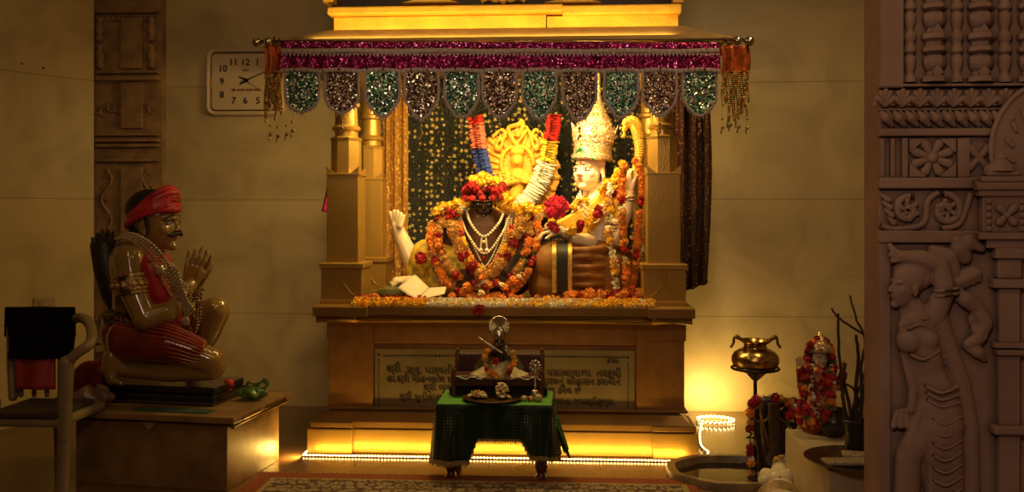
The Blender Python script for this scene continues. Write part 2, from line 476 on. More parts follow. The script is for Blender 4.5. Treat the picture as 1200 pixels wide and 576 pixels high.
for i in range(9):
    x = 114+i*8
    m.tube([W(x+4*cos(a), 128+5*sin(a)+3*sin(i*2), YP-.012) for a in [j*.5 for j in range(11)]], .007, 6)
m.build('vine_carving', PIL, pr)
# floor-level pilaster foot is hidden by the desk

# ------------------------------------------------------------------ rug
RUG, nt, b = new_mat('rug_pile')
tc = N(nt, 'ShaderNodeTexCoord'); se = N(nt, 'ShaderNodeSeparateXYZ'); nt.links.new(tc.outputs['Object'], se.inputs[0])
wv = N(nt, 'ShaderNodeTexWave', wave_type='BANDS', bands_direction='Y'); wv.inputs['Scale'].default_value = 5; wv.inputs['Distortion'].default_value = 1.5
vo = N(nt, 'ShaderNodeTexVoronoi'); vo.inputs['Scale'].default_value = 22
nt.links.new(tc.outputs['Object'], vo.inputs['Vector']); nt.links.new(tc.outputs['Object'], wv.inputs['Vector'])
r1 = ramp(nt, vo.outputs['Distance'], [(.1, (.10, .03, .015)), (.25, (.32, .25, .14)), (.42, (.36, .28, .16)), (.55, (.12, .07, .04))], 'CONSTANT')
r2 = ramp(nt, wv.outputs['Fac'], [(.2, (.6, .5, .4)), (.5, (1, 1, 1))])
mx = N(nt, 'ShaderNodeMix', data_type='RGBA', blend_type='MULTIPLY'); mx.inputs[0].default_value = .8
nt.links.new(r1.outputs[0], mx.inputs[6]); nt.links.new(r2.outputs[0], mx.inputs[7]); nt.links.new(mx.outputs[2], b.inputs['Base Color']); b.inputs['Roughness'].default_value = .95
RUGB = mat('rug_border', (.30, .075, .02), .95, 0, .35, 60, .6, 300)
RUGC = mat('rug_stripe', (.42, .30, .12), .95, 0, .4, 60, .6, 300)
xa, xb = wx(303, T(303, 556, 4.79).y), wx(812, 4.74)
ya = T(450, 557, 4.78).y
rug = thing('rug', 'patterned rug with terracotta border on the floor before the shrine', 'rug', ((xa+xb)/2, 3.5, 0))
MB().box((xa, 2.2, 0), (xb, ya, .012)).build('border', RUGB, rug, False)
MB().box((xa+.10, 2.2, .004), (xb-.05, ya-.11, .0165)).build('stripe', RUGC, rug, False)
MB().box((xa+.13, 2.2, .006), (xb-.08, ya-.135, .019)).build('field', RUG, rug, False)
m = MB()
for i in range(150):
    x = xa+(xb-xa)*i/149; m.tube([(x, ya, .008), (x+random.uniform(-.01, .01), ya+.03, .004)], .0035, 5)
m.build('fringe', RUGC, rug)

# ------------------------------------------------------------------ shrine (raised throne with canopy)
YS = 5.17
xc = wx(590, 5.2)
sh = thing('marble_shrine', 'gold and bronze painted shrine with four columns, plinth and flat roof', 'shrine', (xc, YS, 0))
def shx(px, Y): return wx(px, Y)
m = MB()  # base step
m.box((shx(362, YS), YS+.02, 0), (shx(816, YS), 6.35, .14), bev=.006)
m.box((shx(360, YS), YS-.008, 0), (shx(413, YS), YS+.3, .145), bev=.006)
m.box((shx(765, YS), YS-.008, 0), (shx(819, YS), YS+.3, .145), bev=.006)
m.build('base_step', GOLD, sh, False)
m = MB()
m.box((shx(363, YS), YS, .15), (shx(413, YS), YS+.3, .185), bev=.006)
m.box((shx(765, YS), YS, .15), (shx(816, YS), YS+.3, .185), bev=.006)
m.box((shx(370, YS), YS+.03, .14), (shx(812, YS), 6.33, .185), bev=.006)
# sloping moulding
def slab_slope(mb, x0, x1, z0, z1, Y0, Y1, dx):
    vs = [(x0, Y0, z0), (x1, Y0, z0), (x1, 6.33, z0), (x0, 6.33, z0), (x0+dx, Y1, z1), (x1-dx, Y1, z1), (x1-dx, 6.3, z1), (x0+dx, 6.3, z1)]
    return mb.add(vs, [(0, 3, 2, 1), (4, 5, 6, 7), (0, 1, 5, 4), (1, 2, 6, 5), (2, 3, 7, 6), (3, 0, 4, 7)])
slab_slope(m, shx(370, YS), shx(812, YS), .185, .245, YS+.02, YS+.09, .07)
m.box((shx(379, YS), YS+.07, .245), (shx(808, YS), 6.3, .262), bev=.004)
m.build('base_moulding', GOLD_D, sh, False)
PANEL = mat('plinth_paint', (.30, .14, .03), .5, .3, .15, 14, .3, 150)
m = MB()
YF = 5.28
m.box((shx(388, YF), YF, .25), (shx(800, YF), 6.25, .77))
m.box((shx(385, YF-.03), YF-.03, .255), (shx(437, YF-.03), YF+.1, .665), bev=.003)
m.box((shx(746, YF-.03), YF-.03, .255), (shx(802, YF-.03), YF+.1, .665), bev=.003)
m.box((shx(383, YF-.035), YF-.035, .667), (shx(437, YF-.03), YF+.1, .775), bev=.003)
m.box((shx(746, YF-.035), YF-.035, .667), (shx(804, YF-.03), YF+.1, .775), bev=.003)
m.box((shx(437, YF-.03), YF-.02, .64), (shx(746, YF-.03), YF+.1, .77), bev=.003)
m.build('plinth_body', PANEL, sh, False)
m = MB()   # cornice
m.box((shx(366, 5.12), 5.12, .82), (shx(814, 5.12), 6.36, .875), bev=.004)
m.box((shx(370, 5.14), 5.15, .775), (shx(811, 5.14), 6.34, .82), bev=.01)
m.box((shx(366, 5.1), 5.10, .815), (shx(430, 5.1), 5.3, .872), bev=.004)
m.box((shx(760, 5.1), 5.10, .815), (shx(815, 5.1), 5.3, .872), bev=.004)
m.build('platform_slab', GOLD_D, sh, False)
m = MB()
for z, r in ((.792, .016), (.811, .009)):
    for x0, x1, y in ((371, 418, 5.115), (418, 765, 5.13), (765, 811, 5.115)):
        m.tube([(shx(x0, 5.12), y, z), (shx(x1, 5.12), y, z)], r, 10)
split_islands(m.build('gilded_moulding', mat('gilt_moulding', (.80, .52, .12), .3, .75, .1, 5, .1, 80), sh))
# plaque
PLQ = mat('plaque_marble', (.24, .185, .085), .35, 0, .2, 5, 0)
m = MB(); YQ = YF-.012
a, b_ = W(439, 488, YQ), W(744, 411, YQ)
m.box((a.x, YQ, a.z), (b_.x, YF, b_.z), bev=.003); plq = m.build('inscription_plaque', PLQ, sh, False)
INK = mat('engraved_ink', (.035, .018, .008), .6, 0, .2, 10, 0)
m = MB()
def line(mb, pts, r=.0022, Y=YQ-.001): return mb.tube([W(px, py, Y) for px, py in pts], r, 5)
for pts in ([(449, 417), (510, 417)], [(514, 417), (668, 418)], [(673, 418), (734, 419)], [(736, 424), (736, 478)], [(730, 486), (668, 486)], [(664, 486), (500, 482)], [(496, 482), (449, 481)], [(444, 476), (444, 420)]):
    line(m, pts)
for x, y in ((444, 415), (444, 482), (736, 419), (736, 484), (511, 417), (515, 417), (669, 418), (673, 418), (500, 482), (503, 482), (666, 486), (670, 486)):
    m.ell(W(x, y, YQ-.001), (.008, .0015, .008), 8, 6)
m.build('engraved_border', INK, plq)
YT = YQ-.002
for x, y, s, sz, al in ((453, 432, 'શ્રી', .062, 'LEFT'), (474, 434, '.સ્વ. પાર્વતીબ્હેન', .062, 'LEFT'), (453, 444, 'હા.શ્રી મોહનલાલ દયાળદાસ', .055, 'LEFT'), (496, 454, 'શ્રી બાલમંદિર', .055, 'LEFT'),
                     (455, 465, '.', .055, 'LEFT'), (468, 465, 'શ્રી મુનીલાલ', .055, 'LEFT'),
                     (725, 423, '.કોટડા', .034, 'RIGHT'), (728, 438, 'મ પસાલાવાળા  તરફથી', .06, 'RIGHT'), (727, 448, 'આરસનું સીંહાસન કરાવીને', .053, 'RIGHT'), (681, 458, 'અર્પણ કરેલ છે', .053, 'RIGHT'), (721, 471, 'મુક્તમાળાના જયશ્રીકૃષ્ણ.', .05, 'RIGHT')):
    o = text('inscription', s, sz, INK, plq, W(x, y, YT), align=al, off=.0012)

# columns
def octo(mb, c, r, z0, z1, n=8): return mb.lathe([(r, z0), (r, z1)], c, n, a0=pi/8)
def column(px, Yc, nm):
    g = []
    x = wx(px, Yc); c = V((x, Yc, 0)); o0 = None
    m = MB()
    m.box((x-.125, Yc-.125, .875), (x+.125, Yc+.125, 1.085), bev=.006)
    m.box((x-.135, Yc-.135, 1.085), (x+.135, Yc+.135, 1.12), bev=.006)
    m.box((x-.13, Yc-.13, .875), (x+.13, Yc+.13, .90), bev=.004)
    m.box((x-.097, Yc-.097, 1.10), (x+.097, Yc+.097, 1.66), bev=.006)
    m.tube([(x-.075, Yc-.127, .93), (x-.05, Yc-.127, .95), (x-.012, Yc-.128, 1.0), (x-.012, Yc-.128, 1.08)], .004, 6)
    m.tube([(x+.075, Yc-.127, .93), (x+.05, Yc-.127, .95), (x+.012, Yc-.128, 1.0), (x+.012, Yc-.128, 1.08)], .004, 6)
    # corner leaves at the head of the square shaft
    for sx in (-1, 1):
        for sy in (-1, 1):
            m.prism([(x+sx*.097, Yc+sy*.1, 1.655), (x+sx*.045, Yc+sy*.1, 1.655), (x+sx*.10, Yc+sy*.1, 1.70)], (0, -sy*.02, 0))
    m.box((x-.102, Yc-.102, 1.645), (x+.102, Yc+.102, 1.66), bev=.003)
    col = m.build(nm, GOLD, sh, False)
    m = MB(); octo(m, c, .092, 1.655, 1.86); m.lathe([(.095, 1.86), (.098, 1.875), (.075, 1.885)], c, 8, a0=pi/8); m.build('octagonal_block', GOLD, col, False)
    m = MB(); m.lathe([(.07, 1.88), (.07, 1.915), (.085, 1.925), (.088, 1.94), (.07, 1.955), (.066, 2.06), (.08, 2.07), (.082, 2.09), (.066, 2.10), (.064, 2.25), (.10, 2.30), (.12, 2.38)], c, 28)
    m.build('round_shaft', GOLD, col)
    return x
xfl = column(406, 5.38, 'column'); xfr = column(776, 5.38, 'column')
def column_at(x, Yc):
    # same column, rear pair
    src = [o for o in sh.children if o.name.startswith('column')][0 if x < xc else 1]
    c = copy_tree(src, sh)
    c.location = V((0, Yc-5.38, 0)) ; return c
column_at(xfl, 6.08); column_at(xfr, 6.08)
# roof
zr0 = 2.385
m = MB()
x0, x1 = shx(312, 5.06), shx(862, 5.06); bx0, bx1 = shx(392, 5.3), shx(797, 5.3)
m.box((x0, 5.06, zr0), (x1, 6.4, zr0+.022))
vs = [(x0, 5.06, zr0+.02), (x1, 5.06, zr0+.02), (x1, 6.4, zr0+.02), (x0, 6.4, zr0+.02), (bx0-.03, 5.30, 2.525), (bx1+.03, 5.30, 2.525), (bx1+.03, 6.4, 2.525), (bx0-.03, 6.4, 2.525)]
m.add(vs, [(0, 3, 2, 1), (4, 5, 6, 7), (0, 1, 5, 4), (1, 2, 6, 5), (2, 3, 7, 6), (3, 0, 4, 7)])
m.build('roof_slab', mat('roof_slope_paint', (.26, .17, .07), .8, 0, .2, 8, .2), sh, False)
m = MB(); YR = 5.3
def fb_(mb, px0, py0, px1, py1, Y0, Y1, bev=.004):
    a = W(px0, py1, Y0); b = W(px1, py0, Y0); return mb.box((a.x, Y0, a.z), (b.x, Y1, b.z), bev=bev)
fb_(m, 391, 17, 640, 36, YR, 6.3); fb_(m, 641, 17, 795, 36, YR, 6.3)
fb_(m, 383, 4, 660, 17, YR-.06, 6.33, .01); fb_(m, 659, 4, 799, 17, YR-.06, 6.33, .01)
m.build('roof_fascia', TOPGOLD, sh, False)
m = MB()
for px in (505, 671): # flared pedestals of the railing
    c = W(px, 4, YR); w = .09
    prof = [(-.17, 0), (-.08, .02), (-.055, .06), (-.05, .35), (.05, .35), (.055, .06), (.08, .02), (.17, 0)]
    m.prism([(c.x+q, YR-.03, c.z+z) for q, z in prof], (0, .15, 0))
for px in (386, 794): c = W(px, 4, YR); m.box((c.x-.03, YR-.03, c.z), (c.x+.03, YR+.1, c.z+.35))
c = W(590, 3, YR); m.box((W(386, 4, YR).x, YR-.02, c.z+.35), (W(794, 4, YR).x, YR+.1, c.z+.42))
for k in (-1, 1):   # scroll ornament
    m.tube([c+V((k*(.05+.045*cos(a)*(1-a/12)), -.02, .03+.04*sin(a)*(1-a/12))) for a in [i*.4 for i in range(24)]], .012, 8)
    m.tube(spline([c+V((k*.02, -.02, .005)), c+V((k*.09, -.02, .02)), c+V((k*.13, -.02, .0))], 5), .012, 8)
m.ell(c+V((0, -.02, .035)), (.03, .02, .05))
m.build('railing', TOPGOLD, sh, 35)
m = MB(); c = W(590, 4, YR); m.box((W(386, 4, YR).x, YR+.06, c.z-.01), (W(794, 4, YR).x, YR+.09, c.z+.35)); m.build('gap_shade_sheet', mat('gap_shade_black', (.03, .015, .01), .6), sh, False)  # dark sheet added behind the railing as the shade in its open gaps

# ------------------------------------------------------------------ cloth hangings
BACK = spotted('backdrop_sequin_cloth', (.004, .006, .003), (.62, .50, .16), 24, .34, .7, .4, .5)
YBD = 6.24
def drape(mb, x0, x1, z0, z1, Y, amp=.02, folds=8, nu=80, nv=24, fn=None, ph=0):
    def f(u, v):
        x = x0+(x1-x0)*u; z = z0+(z1-z0)*v
        y = Y+amp*sin(u*folds*2*pi+ph+.8*sin(v*3))*(1-.3*v)+amp*.4*sin(u*folds*4.3*pi+1)
        p = V((x, y, z)); return fn(p, u, v) if fn else p
    return mb.grid(f, nu, nv)
m = MB(); drape(m, wx(470, YBD), wx(775, YBD), .9, 2.37, YBD, .012, 9, 120)
tag(m.build('backdrop_cloth', BACK, solid=.003), 'dark green backdrop cloth with gold sequin flowers hanging behind the idols', 'cloth')
GCURT = spotted('gold_curtain_cloth', (.40, .19, .03), (.90, .62, .16), 34, .42, .9, .3, .9)
m = MB(); drape(m, wx(446, 6.17), wx(478, 6.17), .89, 2.37, 6.17, .022, 3, 60)
tag(m.build('curtain', GCURT, solid=.003), 'gold glittering curtain hanging behind the left columns', 'curtain', 'side curtains of the shrine')
MCURT = spotted('maroon_curtain_cloth', (.05, .013, .006), (.75, .40, .12), 46, .26, .35, .4, .9)
def bul(p, u, v):
    w = 1-v
    p.x += .05*u*sin(min(1, w*1.1)*pi)*.6; 
    if v < .1: p.z += (.1-v)*.8*u
    return p
m = MB(); drape(m, wx(790, 5.75), wx(829, 5.75), .89, 2.37, 5.75, .03, 3, 60, 40, bul)
tag(m.build('curtain', MCURT, solid=.003), 'dark maroon spangled curtain hanging outside the right column', 'curtain', 'side curtains of the shrine')
m = MB(); drape(m, wx(748, 6.17), wx(785, 6.17), .89, 2.37, 6.17, .02, 3, 40)
tag(m.build('curtain', MCURT, solid=.003), 'maroon spangled curtain behind the bow, inside the right column', 'curtain', 'side curtains of the shrine')
m = MB()
c = [W(386, 205, 5.9), W(378, 245, 5.9), W(377, 250, 5.9), (W(388, 255, 5.9))]
m.grid(lambda u, v: W(390-(5+8*v)*(1-u), 205+v*(46-4*(1-u)), 5.9)+V((0, .015*sin(u*9+v*3), 0)), 14, 14)
tag(m.build('pink_cloth', mat('pink_cloth', (.45, .01, .14), .6, 0, .3, 15, .2), solid=.004), 'small magenta cloth hanging beside the left columns', 'cloth')

# valance with rod
YV = 5.0
val = thing('canopy_valance', 'magenta sequined valance with green and maroon pennants on a steel rod', 'valance', (wx(590, YV), YV, 2.0))
m = MB(); a, b_ = W(306, 49, YV+.02), W(872, 47, YV+.02); m.tube([a, b_], .011, 12); m.build('rod', STEEL, val)
m = MB()
for px, py, r in ((301, 50, .028), (314, 49.5, .026), (878, 48.5, .028), (864, 48, .026)): m.ell(W(px, py, YV+.02), r, 20, 14)
split_islands(m.build('rod_finial', STEEL, val))
for px in (322, 850): # brackets
    c = W(px, 49, YV+.02); MB().box((c.x-.012, YV+.02, c.z-.012), (c.x+.012, YV+.08, c.z+.03), bev=.003).build('rod_bracket', BRASS, val, False)
MAG = sequin('magenta_sequins', [(.26, .004, .09), (.36, .008, .15), (.12, .002, .05), (.70, .15, .5), (.24, .004, .08), (.2, .003, .07)], 155, .8, .28, 1.0)
PURP = MAG
m = MB(); m.grid(lambda u, v: W(329+513*u, 56+2*u-8*v-1*u*0, YV-.005)+V((0, -.006*sin(u*150)*(1-v), 0)), 240, 4); m.build('header_band', MAG, val, solid=.003)
m = MB(); m.grid(lambda u, v: W(329+514*u, 57+sin(u*30)*.6+5*v, YV-.012)+V((0, -.003*sin(u*400), 0)), 300, 3); m.build('upper_lace', LACE, val, solid=.003)
m = MB(); m.grid(lambda u, v: W(327+517*u, 62+21*v+1.2*sin(u*26)*v, YV-.006)+V((0, -.012*sin(u*190+v)*(.4+.6*v), 0)), 340, 8); m.build('sequin_band', MAG, val, solid=.003)
m = MB()
for i in range(110):
    u = i/110; p = W(329+514*u, 62.5, YV-.016); m.prism([p, p+V((.02, 0, 0)), p+V((.01, 0, -.018))], (0, -.003, 0))
m.build('zigzag_edge', LACE, val, False)
m = MB(); m.grid(lambda u, v: W(327+517*u, 81+4.5*v+1.8*abs(sin(u*11*pi))*-1, YV-.018)+V((0, -.004*sin(u*500), 0)), 330, 3); m.build('lower_lace', LACE, val, solid=.003)
GRN = sequin('green_silver_sequins', [(.05, .20, .14), (.36, .44, .38), (.02, .09, .06), (.12, .32, .24), (.8, .85, .8), (.015, .06, .04), (.2, .26, .22)], 140, .8, .3, 1.0)
MRN = sequin('maroon_silver_sequins', [(.14, .05, .04), (.45, .38, .32), (.08, .02, .02), (.2, .10, .08), (.85, .75, .65), (.05, .018, .016), (.22, .17, .14)], 140, .8, .3, 1.0)
cen = [354, 400.5, 448, 494, 541, 585.5, 632, 679, 728, 773, 820]; bot = [132, 133, 137, 139, 138, 137, 139, 141, 138, 136, 136]
def pennant(i):
    x0 = cen[i]; yb = bot[i]; w = 19.5
    Yp = YV-.012+.008*sin(i*2)
    out = [(-w, 84), (w, 84), (w+.6, 108), (w-.5, 117), (w*.72, 125), (w*.35, yb-3), (0, yb), (-w*.35, yb-3), (-w*.72, 125), (-w+.5, 117), (-w-.6, 108)]
    m = MB(); m.prism([W(x0+a, b, Yp) for a, b in out], (0, .004, 0))
    # medallion beads on the face
    p = m.build('pennant', GRN if i % 2 == 0 else MRN, val, False)
    p['label'] = 'green and silver sequined pennant' if i % 2 == 0 else 'maroon and silver sequined pennant'
    e = MB(); pts = [W(x0+a, b, Yp-.003) for a, b in out]; pts = pts[1:]+pts[:1]
    for q in resample(pts, .0075): e.ell(q+V((random.uniform(-.002, .002), 0, random.uniform(-.003, .002))), (.0085, .005, .0085), 6, 4)
    for q in resample([W(x0+a, b+2.5, Yp-.002) for a, b in out[2:]], .022): e.cap(q, q+V((random.uniform(-.004, .004), 0, -.012)), .004, .002, 6)
    e.build('lace_edge', LACE, p)
    d = MB()
    ccs = [(0, 105)] if i % 2 else [(-8, 98), (8, 110), (-6, 118)]
    for cx, cy in ccs:
        q = W(x0+cx, cy, Yp-.004); R_ = .022 if i % 2 else .012
        for k in range(10): d.ell(q+V((R_*cos(k*pi/5), 0, R_*sin(k*pi/5))), .0045, 6, 4)
        d.ell(q, .006, 8, 5)
    for k in range(16): d.ell(W(x0+random.uniform(-15, 15), random.uniform(88, 126), Yp-.003), .0035, 6, 4)
    d.build('beadwork', SILVER, p)
    if 0 < i:  # hanging bead drop
        h = MB(); z = W(x0, yb+2, Yp)
        h.tube([z, z+V((0, 0, -.09))], .0012, 5); h.ell(z+V((0, 0, -.035)), .009); h.ell(z+V((0, 0, -.052)), .006); h.ell(z+V((.004, 0, -.075)), (.006, .006, .012)); h.ell(z+V((-.006, 0, -.09)), (.005, .004, .011))
        h.build('bead_drop', GLASSB, p)
GLASSB = mat('glass_beads', (.35, .22, .12), .12, .4, .4, 40, 0, coat=.6)
for i in range(11): pennant(i)
TAS_O = mat('tassel_orange', (.50, .10, .015), .45, .3, .5, 30, .3)
TAS_M = sequin('tassel_beads', [(.55, .30, .04), (.30, .10, .02), (.60, .40, .10), (.10, .20, .03), (.42, .03, .02), (.65, .5, .2)], 130, .7, .25, .6)
for s, x0, x1 in ((0, 309, 331), (1, 845, 878)):
    t = MB()
    t.grid(lambda u, v: W(x0+(x1-x0)*u*(1 if s else 1)+(2*sin(v*3)), 54+32*v, YV+.02)+V((0, .012*sin(u*14), 0)), 16, 10)
    b1 = t.build('tassel', TAS_O, val, solid=.004)
    q = MB()
    for k in range(15):
        x = x0+1.5+(x1-x0-3)*k/14; L = random.uniform(118, 148)
        pts = [W(x+sin(j*.9+k)*.8, 84+(L-84)*j/8, YV+.01+.008*((k*7) % 3)) for j in range(9)]
        beads(q, spline(pts, 3), .0062, .0118, 7)
        q.ell(pts[-1], (.006, .006, .012))
    q.build('bead_strands', TAS_M, b1)
    q = MB()
    for x, y in (((317, 158), (326, 160), (336, 158), (343, 154)) if not s else ((847, 150), (856, 147), (866, 149), (876, 150))):
        a = W(x, y-22, YV); b2 = W(x-1, y, YV)
        q.tube([a, b2], .0012, 5); q.ell((a+b2)/2, .008); q.ell(b2, (.007, .006, .014)); q.ell(b2+V((.01, 0, .004)), (.006, .005, .01)); q.ell(b2+V((-.004, 0, -.022)), (.005, .004, .012))
    q.build('bead_drop', GLASSB, b1)
# ------------------------------------------------------------------ flowers
def pompom(name, m, R=.02, n=46, tip=.34, seed=1, cone=.2):
    rnd = random.Random(seed); b = MB()
    b.ell((0, 0, 0), R*.72, 10, 7)
    for i in range(n):
        z = 1-2*(i+.5)/n; ph = i*2.39996; q = sqrt(max(0, 1-z*z))
        d = V((q*cos(ph), q*sin(ph), z)); s, t, _ = frame(d)
        a = rnd.uniform(0, 6.28); s, t = s*cos(a)+t*sin(a), t*cos(a)-s*sin(a)
        L = R*rnd.uniform(.9, 1.08); w = R*tip
        b.add([d*R*.6-s*w*.4, d*R*.6+s*w*.4, d*L*.95+s*w+t*w*.25, d*L*1.03+t*w*.1, d*L*.95-s*w+t*w*.25], [(0, 1, 2, 3, 4)])
    return b.mesh(name, m, smooth=False)
def daisy(name, m, R=.022, layers=4, k=9, seed=2):
    rnd = random.Random(seed); b = MB()
    for l in range(layers):
        el = .15+l*.38
        for i in range(k):
            a = 2*pi*(i+.5*(l % 2))/k+rnd.uniform(-.1, .1); r = R*(1-.12*l)
            d = V((cos(a)*cos(el), sin(a)*cos(el), sin(el))); s = V((-sin(a), cos(a), 0)); w = R*.2
            b.add([d*R*.1, d*r*.6+s*w, d*r-V((0, 0, R*.08)), d*r*.6-s*w], [(0, 1, 2, 3)])
    b.ell((0, 0, R*.3), R*.3, 8, 6); return b.mesh(name, m, smooth=False)
def leafy(name, m, R=.022):
    b = MB()
    for i in range(6):
        a = i*pi/3; d = V((cos(a), sin(a), .25*(-1)**i)); s = V((-sin(a), cos(a), .2))
        b.add([V((0, 0, 0)), d*R*.6+s*R*.28, d*R*1.15, d*R*.6-s*R*.28], [(0, 1, 2, 3)])
    return b.mesh(name, m, smooth=False)
FO = pompom('orange_marigold', ORANGE); FY = pompom('yellow_marigold', YELLOW, seed=3); FR = pompom('red_rose', REDROSE, n=26, tip=.55, seed=4)
FW = daisy('white_blossom', WHITEP, .024, 4, 9); FC = pompom('cream_tuft', CREAM, n=60, tip=.2, seed=5); FL = leafy('leaf_sprig', LEAF)
FP = pompom('pink_rose', PINKROSE, n=30, tip=.55, seed=6); FYW = daisy('yellow_blossom', YELLOW, .024, 4, 9, 8)
NM = {FO: 'orange_marigold', FY: 'yellow_marigold', FR: 'red_rose', FW: 'white_blossom', FC: 'tuberose_tuft', FL: 'leaf_sprig', FP: 'pink_rose', FYW: 'yellow_blossom'}
NOM = {FO: .02, FY: .02, FR: .02, FW: .024, FC: .02, FL: .022, FP: .02, FYW: .024}
def garland(label, pts, pat, r=.02, step=None, jit=.15, cat='garland', group=None, rows=1, spread=.0, name='flower_garland', cap_n=99):
    """string of blossoms: pat repeats along the path"""
    path = resample(spline(pts, 8), step or r*1.55)
    c = sum(path, V((0, 0, 0)))/len(path); z = min(p.z for p in path)
    g = thing(name, label, cat, (c.x, c.y, z-r), group=group)
    MB().tube(path, .003, 5).build('string', LEAF, g)
    n = 0
    for i, p in enumerate(path):
        f = pat[i % len(pat)] if isinstance(pat, (list, tuple)) else pat(i/len(path))
        if isinstance(f, tuple): f = f[0]
        for k in range(rows):
            if n >= cap_n: break
            q = p+V([random.uniform(-1, 1)*r*jit for _ in range(3)])
            if rows > 1: q += V((random.uniform(-spread, spread), random.uniform(-spread, spread)*.6, random.uniform(-spread, spread)*.5))
            inst(NM[f], f, g, q, (random.uniform(-.5, .5)-.9, random.uniform(-.5, .5), random.uniform(0, 6)), r/NOM[f]*random.uniform(.88, 1.12)); n += 1
    return g
def rep(*a):
    o = []
    for f, n in zip(a[::2], a[1::2]): o += [f]*n
    return o

# ------------------------------------------------------------------ carved golden throne back with a relief figure
YT_ = 6.05
TGOLD = mat('throne_gold', (.70, .36, .03), .5, .15, .2, 14, .3, 45)
th = thing('throne_back', 'bright golden shell-shaped throne back with a small flute player in relief', 'throne back', W(606, 300, YT_+.05))
cx, cy = 606, 200
def shell(a):   # lobed outline, radius in px per angle
    r = 47+3.2*abs(sin(a*9))
    if sin(a) > 0: r *= 1.05-.13*abs(cos(a))**.5+.08*abs(cos(a))
    return r
out = []
for i in range(110):
    a = 2*pi*i/110; r = shell(a); yy = r*sin(a)*(1.0 if sin(a) > 0 else 1.35)
    out.append((cx+r*cos(a), cy-yy*.98))
m = MB(); m.prism([W(x, y, YT_) for x, y in out], (0, .06, 0)); m.build('shell_panel', TGOLD, th, 50)
m = MB()
for i in range(26):   # radiating ribs
    a = 2*pi*(i+.5)/26; r = shell(a)*.96
    p0_ = W(cx+19*cos(a), cy-22*sin(a), YT_-.004); p1_ = W(cx+r*cos(a), cy-r*sin(a)*(1 if sin(a) > 0 else 1.3), YT_-.004)
    pm = (p0_+p1_)/2
    m.cap(p0_, p1_, .008, .022, 8, flat=(V((0, 1, 0)), .55))
m.build('radiating_rib', TGOLD, th)
m = MB(); m.tube([W(cx+19*cos(a), 192-21*sin(a), YT_-.015) for a in [i*pi/14-.3 for i in range(19)]], .014, 8); m.build('halo_ring', TGOLD, th)
def P(px, py, d=0): return W(px, py, YT_-d)
m = MB()   # flute player in relief
m.ell(P(606, 188, .03), (.045, .045, .058)); m.ell(P(606, 178, .03), (.05, .045, .04)); m.ell(P(606, 171, .03), (.02, .03, .03)); m.cap(P(606, 189, .07), P(606, 191, .08), .008, .012)
m.cap(P(606, 197, .02), P(606, 203, .02), .022, .025)
m.chain([P(606, 206, .01), P(607, 219, .015), P(605, 230, .01)], [.065, .05, .06])
m.chain([P(596, 205, .02), P(592, 216, .05), P(606, 212, .075)], [.028, .022, .018]); m.chain([P(616, 205, .02), P(621, 214, .05), P(606, 207, .08)], [.028, .022, .018])
m.cap(P(588, 205, .08), P(616, 214, .08), .007, .007)
m.chain([P(601, 232, .01), P(598, 248, .03), P(612, 258, .02)], [.045, .035, .028]); m.chain([P(611, 232, .01), P(612, 248, .02), P(601, 260, .03)], [.045, .035, .028])
for k in range(4): m.cap(P(595-k, 225+k*6, .02), P(617+k, 226+k*7, .025), .012, .012)
m.chain([P(586, 202, .01), P(587, 222, .02), P(583, 245, .01)], [.015, .02, .03]); m.chain([P(626, 202, .01), P(626, 222, .02), P(630, 245, .01)], [.015, .02, .03])
m.body('relief_figure', TGOLD, th, .006, 2)
m = MB()   # scrolling antlers at the crest
def px3(l, d=.03): return [P(x, y, d) for x, y in l]
m.tube(spline(px3([(607, 172), (600, 162), (596, 150), (607, 146), (612, 142), (612, 150), (606, 160)]), 6), .016, 8)
m.tube(spline(px3([(604, 160), (593, 155), (590, 163), (587, 172), (582, 174), (583, 166), (592, 160), (589, 152), (581, 157), (577, 160)]), 6), [.011]*20+[.02]*8+[.012]*27, 8)
m.tube(spline(px3([(607, 160), (618, 152), (622, 160), (625, 170), (629, 174), (630, 166), (624, 158), (628, 152), (636, 158), (640, 166)]), 6), [.011]*20+[.02]*8+[.012]*27, 8)
m.tube(spline(px3([(606, 168), (612, 160), (618, 150), (610, 146), (611, 139)]), 6), .010, 8)
m.build('crest_scroll', TGOLD, th)

# fluffy yarn garland hung in a loop: segments of different colour
YARN = {k: mat('yarn_'+k, c, .8, 0, .25, 120, .8, 500) for k, c in (('red', (.70, .015, .008)), ('salmon', (.85, .22, .14)), ('blue', (.035, .08, .45)), ('yellow', (.95, .62, .04)), ('white', (.95, .90, .72)))}
yg = thing('yarn_garland', 'fluffy hanging garland in red, salmon, blue, yellow and white bands', 'garland', W(602, 245, 5.95))
def yarn(seg, pts, r):
    b = MB(); p = resample(spline(pts, 10), .0075); rnd = random.Random(5)
    for i, q in enumerate(p):
        d = (p[min(i+1, len(p)-1)]-p[max(i-1, 0)]).normalized(); s, t, _ = frame((d+V((rnd.uniform(-.25, .25), rnd.uniform(-.2, .2), rnd.uniform(-.2, .2)))).normalized())
        rr = r*rnd.uniform(.86, 1.08)
        b.tube([q+(s*cos(a)+t*sin(a))*rr*rnd.uniform(.93, 1.07) for a in [k*pi/7 for k in range(14)]], .006, 5, closed=True)
    b.tube(p, r*.85, 12)
    b.build(seg+'_band', YARN[seg], yg)
Yg = 5.92
yarn('red', [W(557, 137, Yg), W(558, 145, Yg)], .048)
yarn('salmon', [W(558, 146, Yg), W(560, 160, Yg), W(562, 174, Yg)], .05)
yarn('blue', [W(562, 175, Yg), W(565, 190, Yg), W(569, 205, Yg), W(573, 212, Yg)], .05)
yarn('red', [W(649, 135, Yg), W(648, 150, Yg), W(645, 165, Yg)], .047)
yarn('yellow', [W(645, 166, Yg), W(643, 180, Yg), W(640, 190, Yg)], .052)
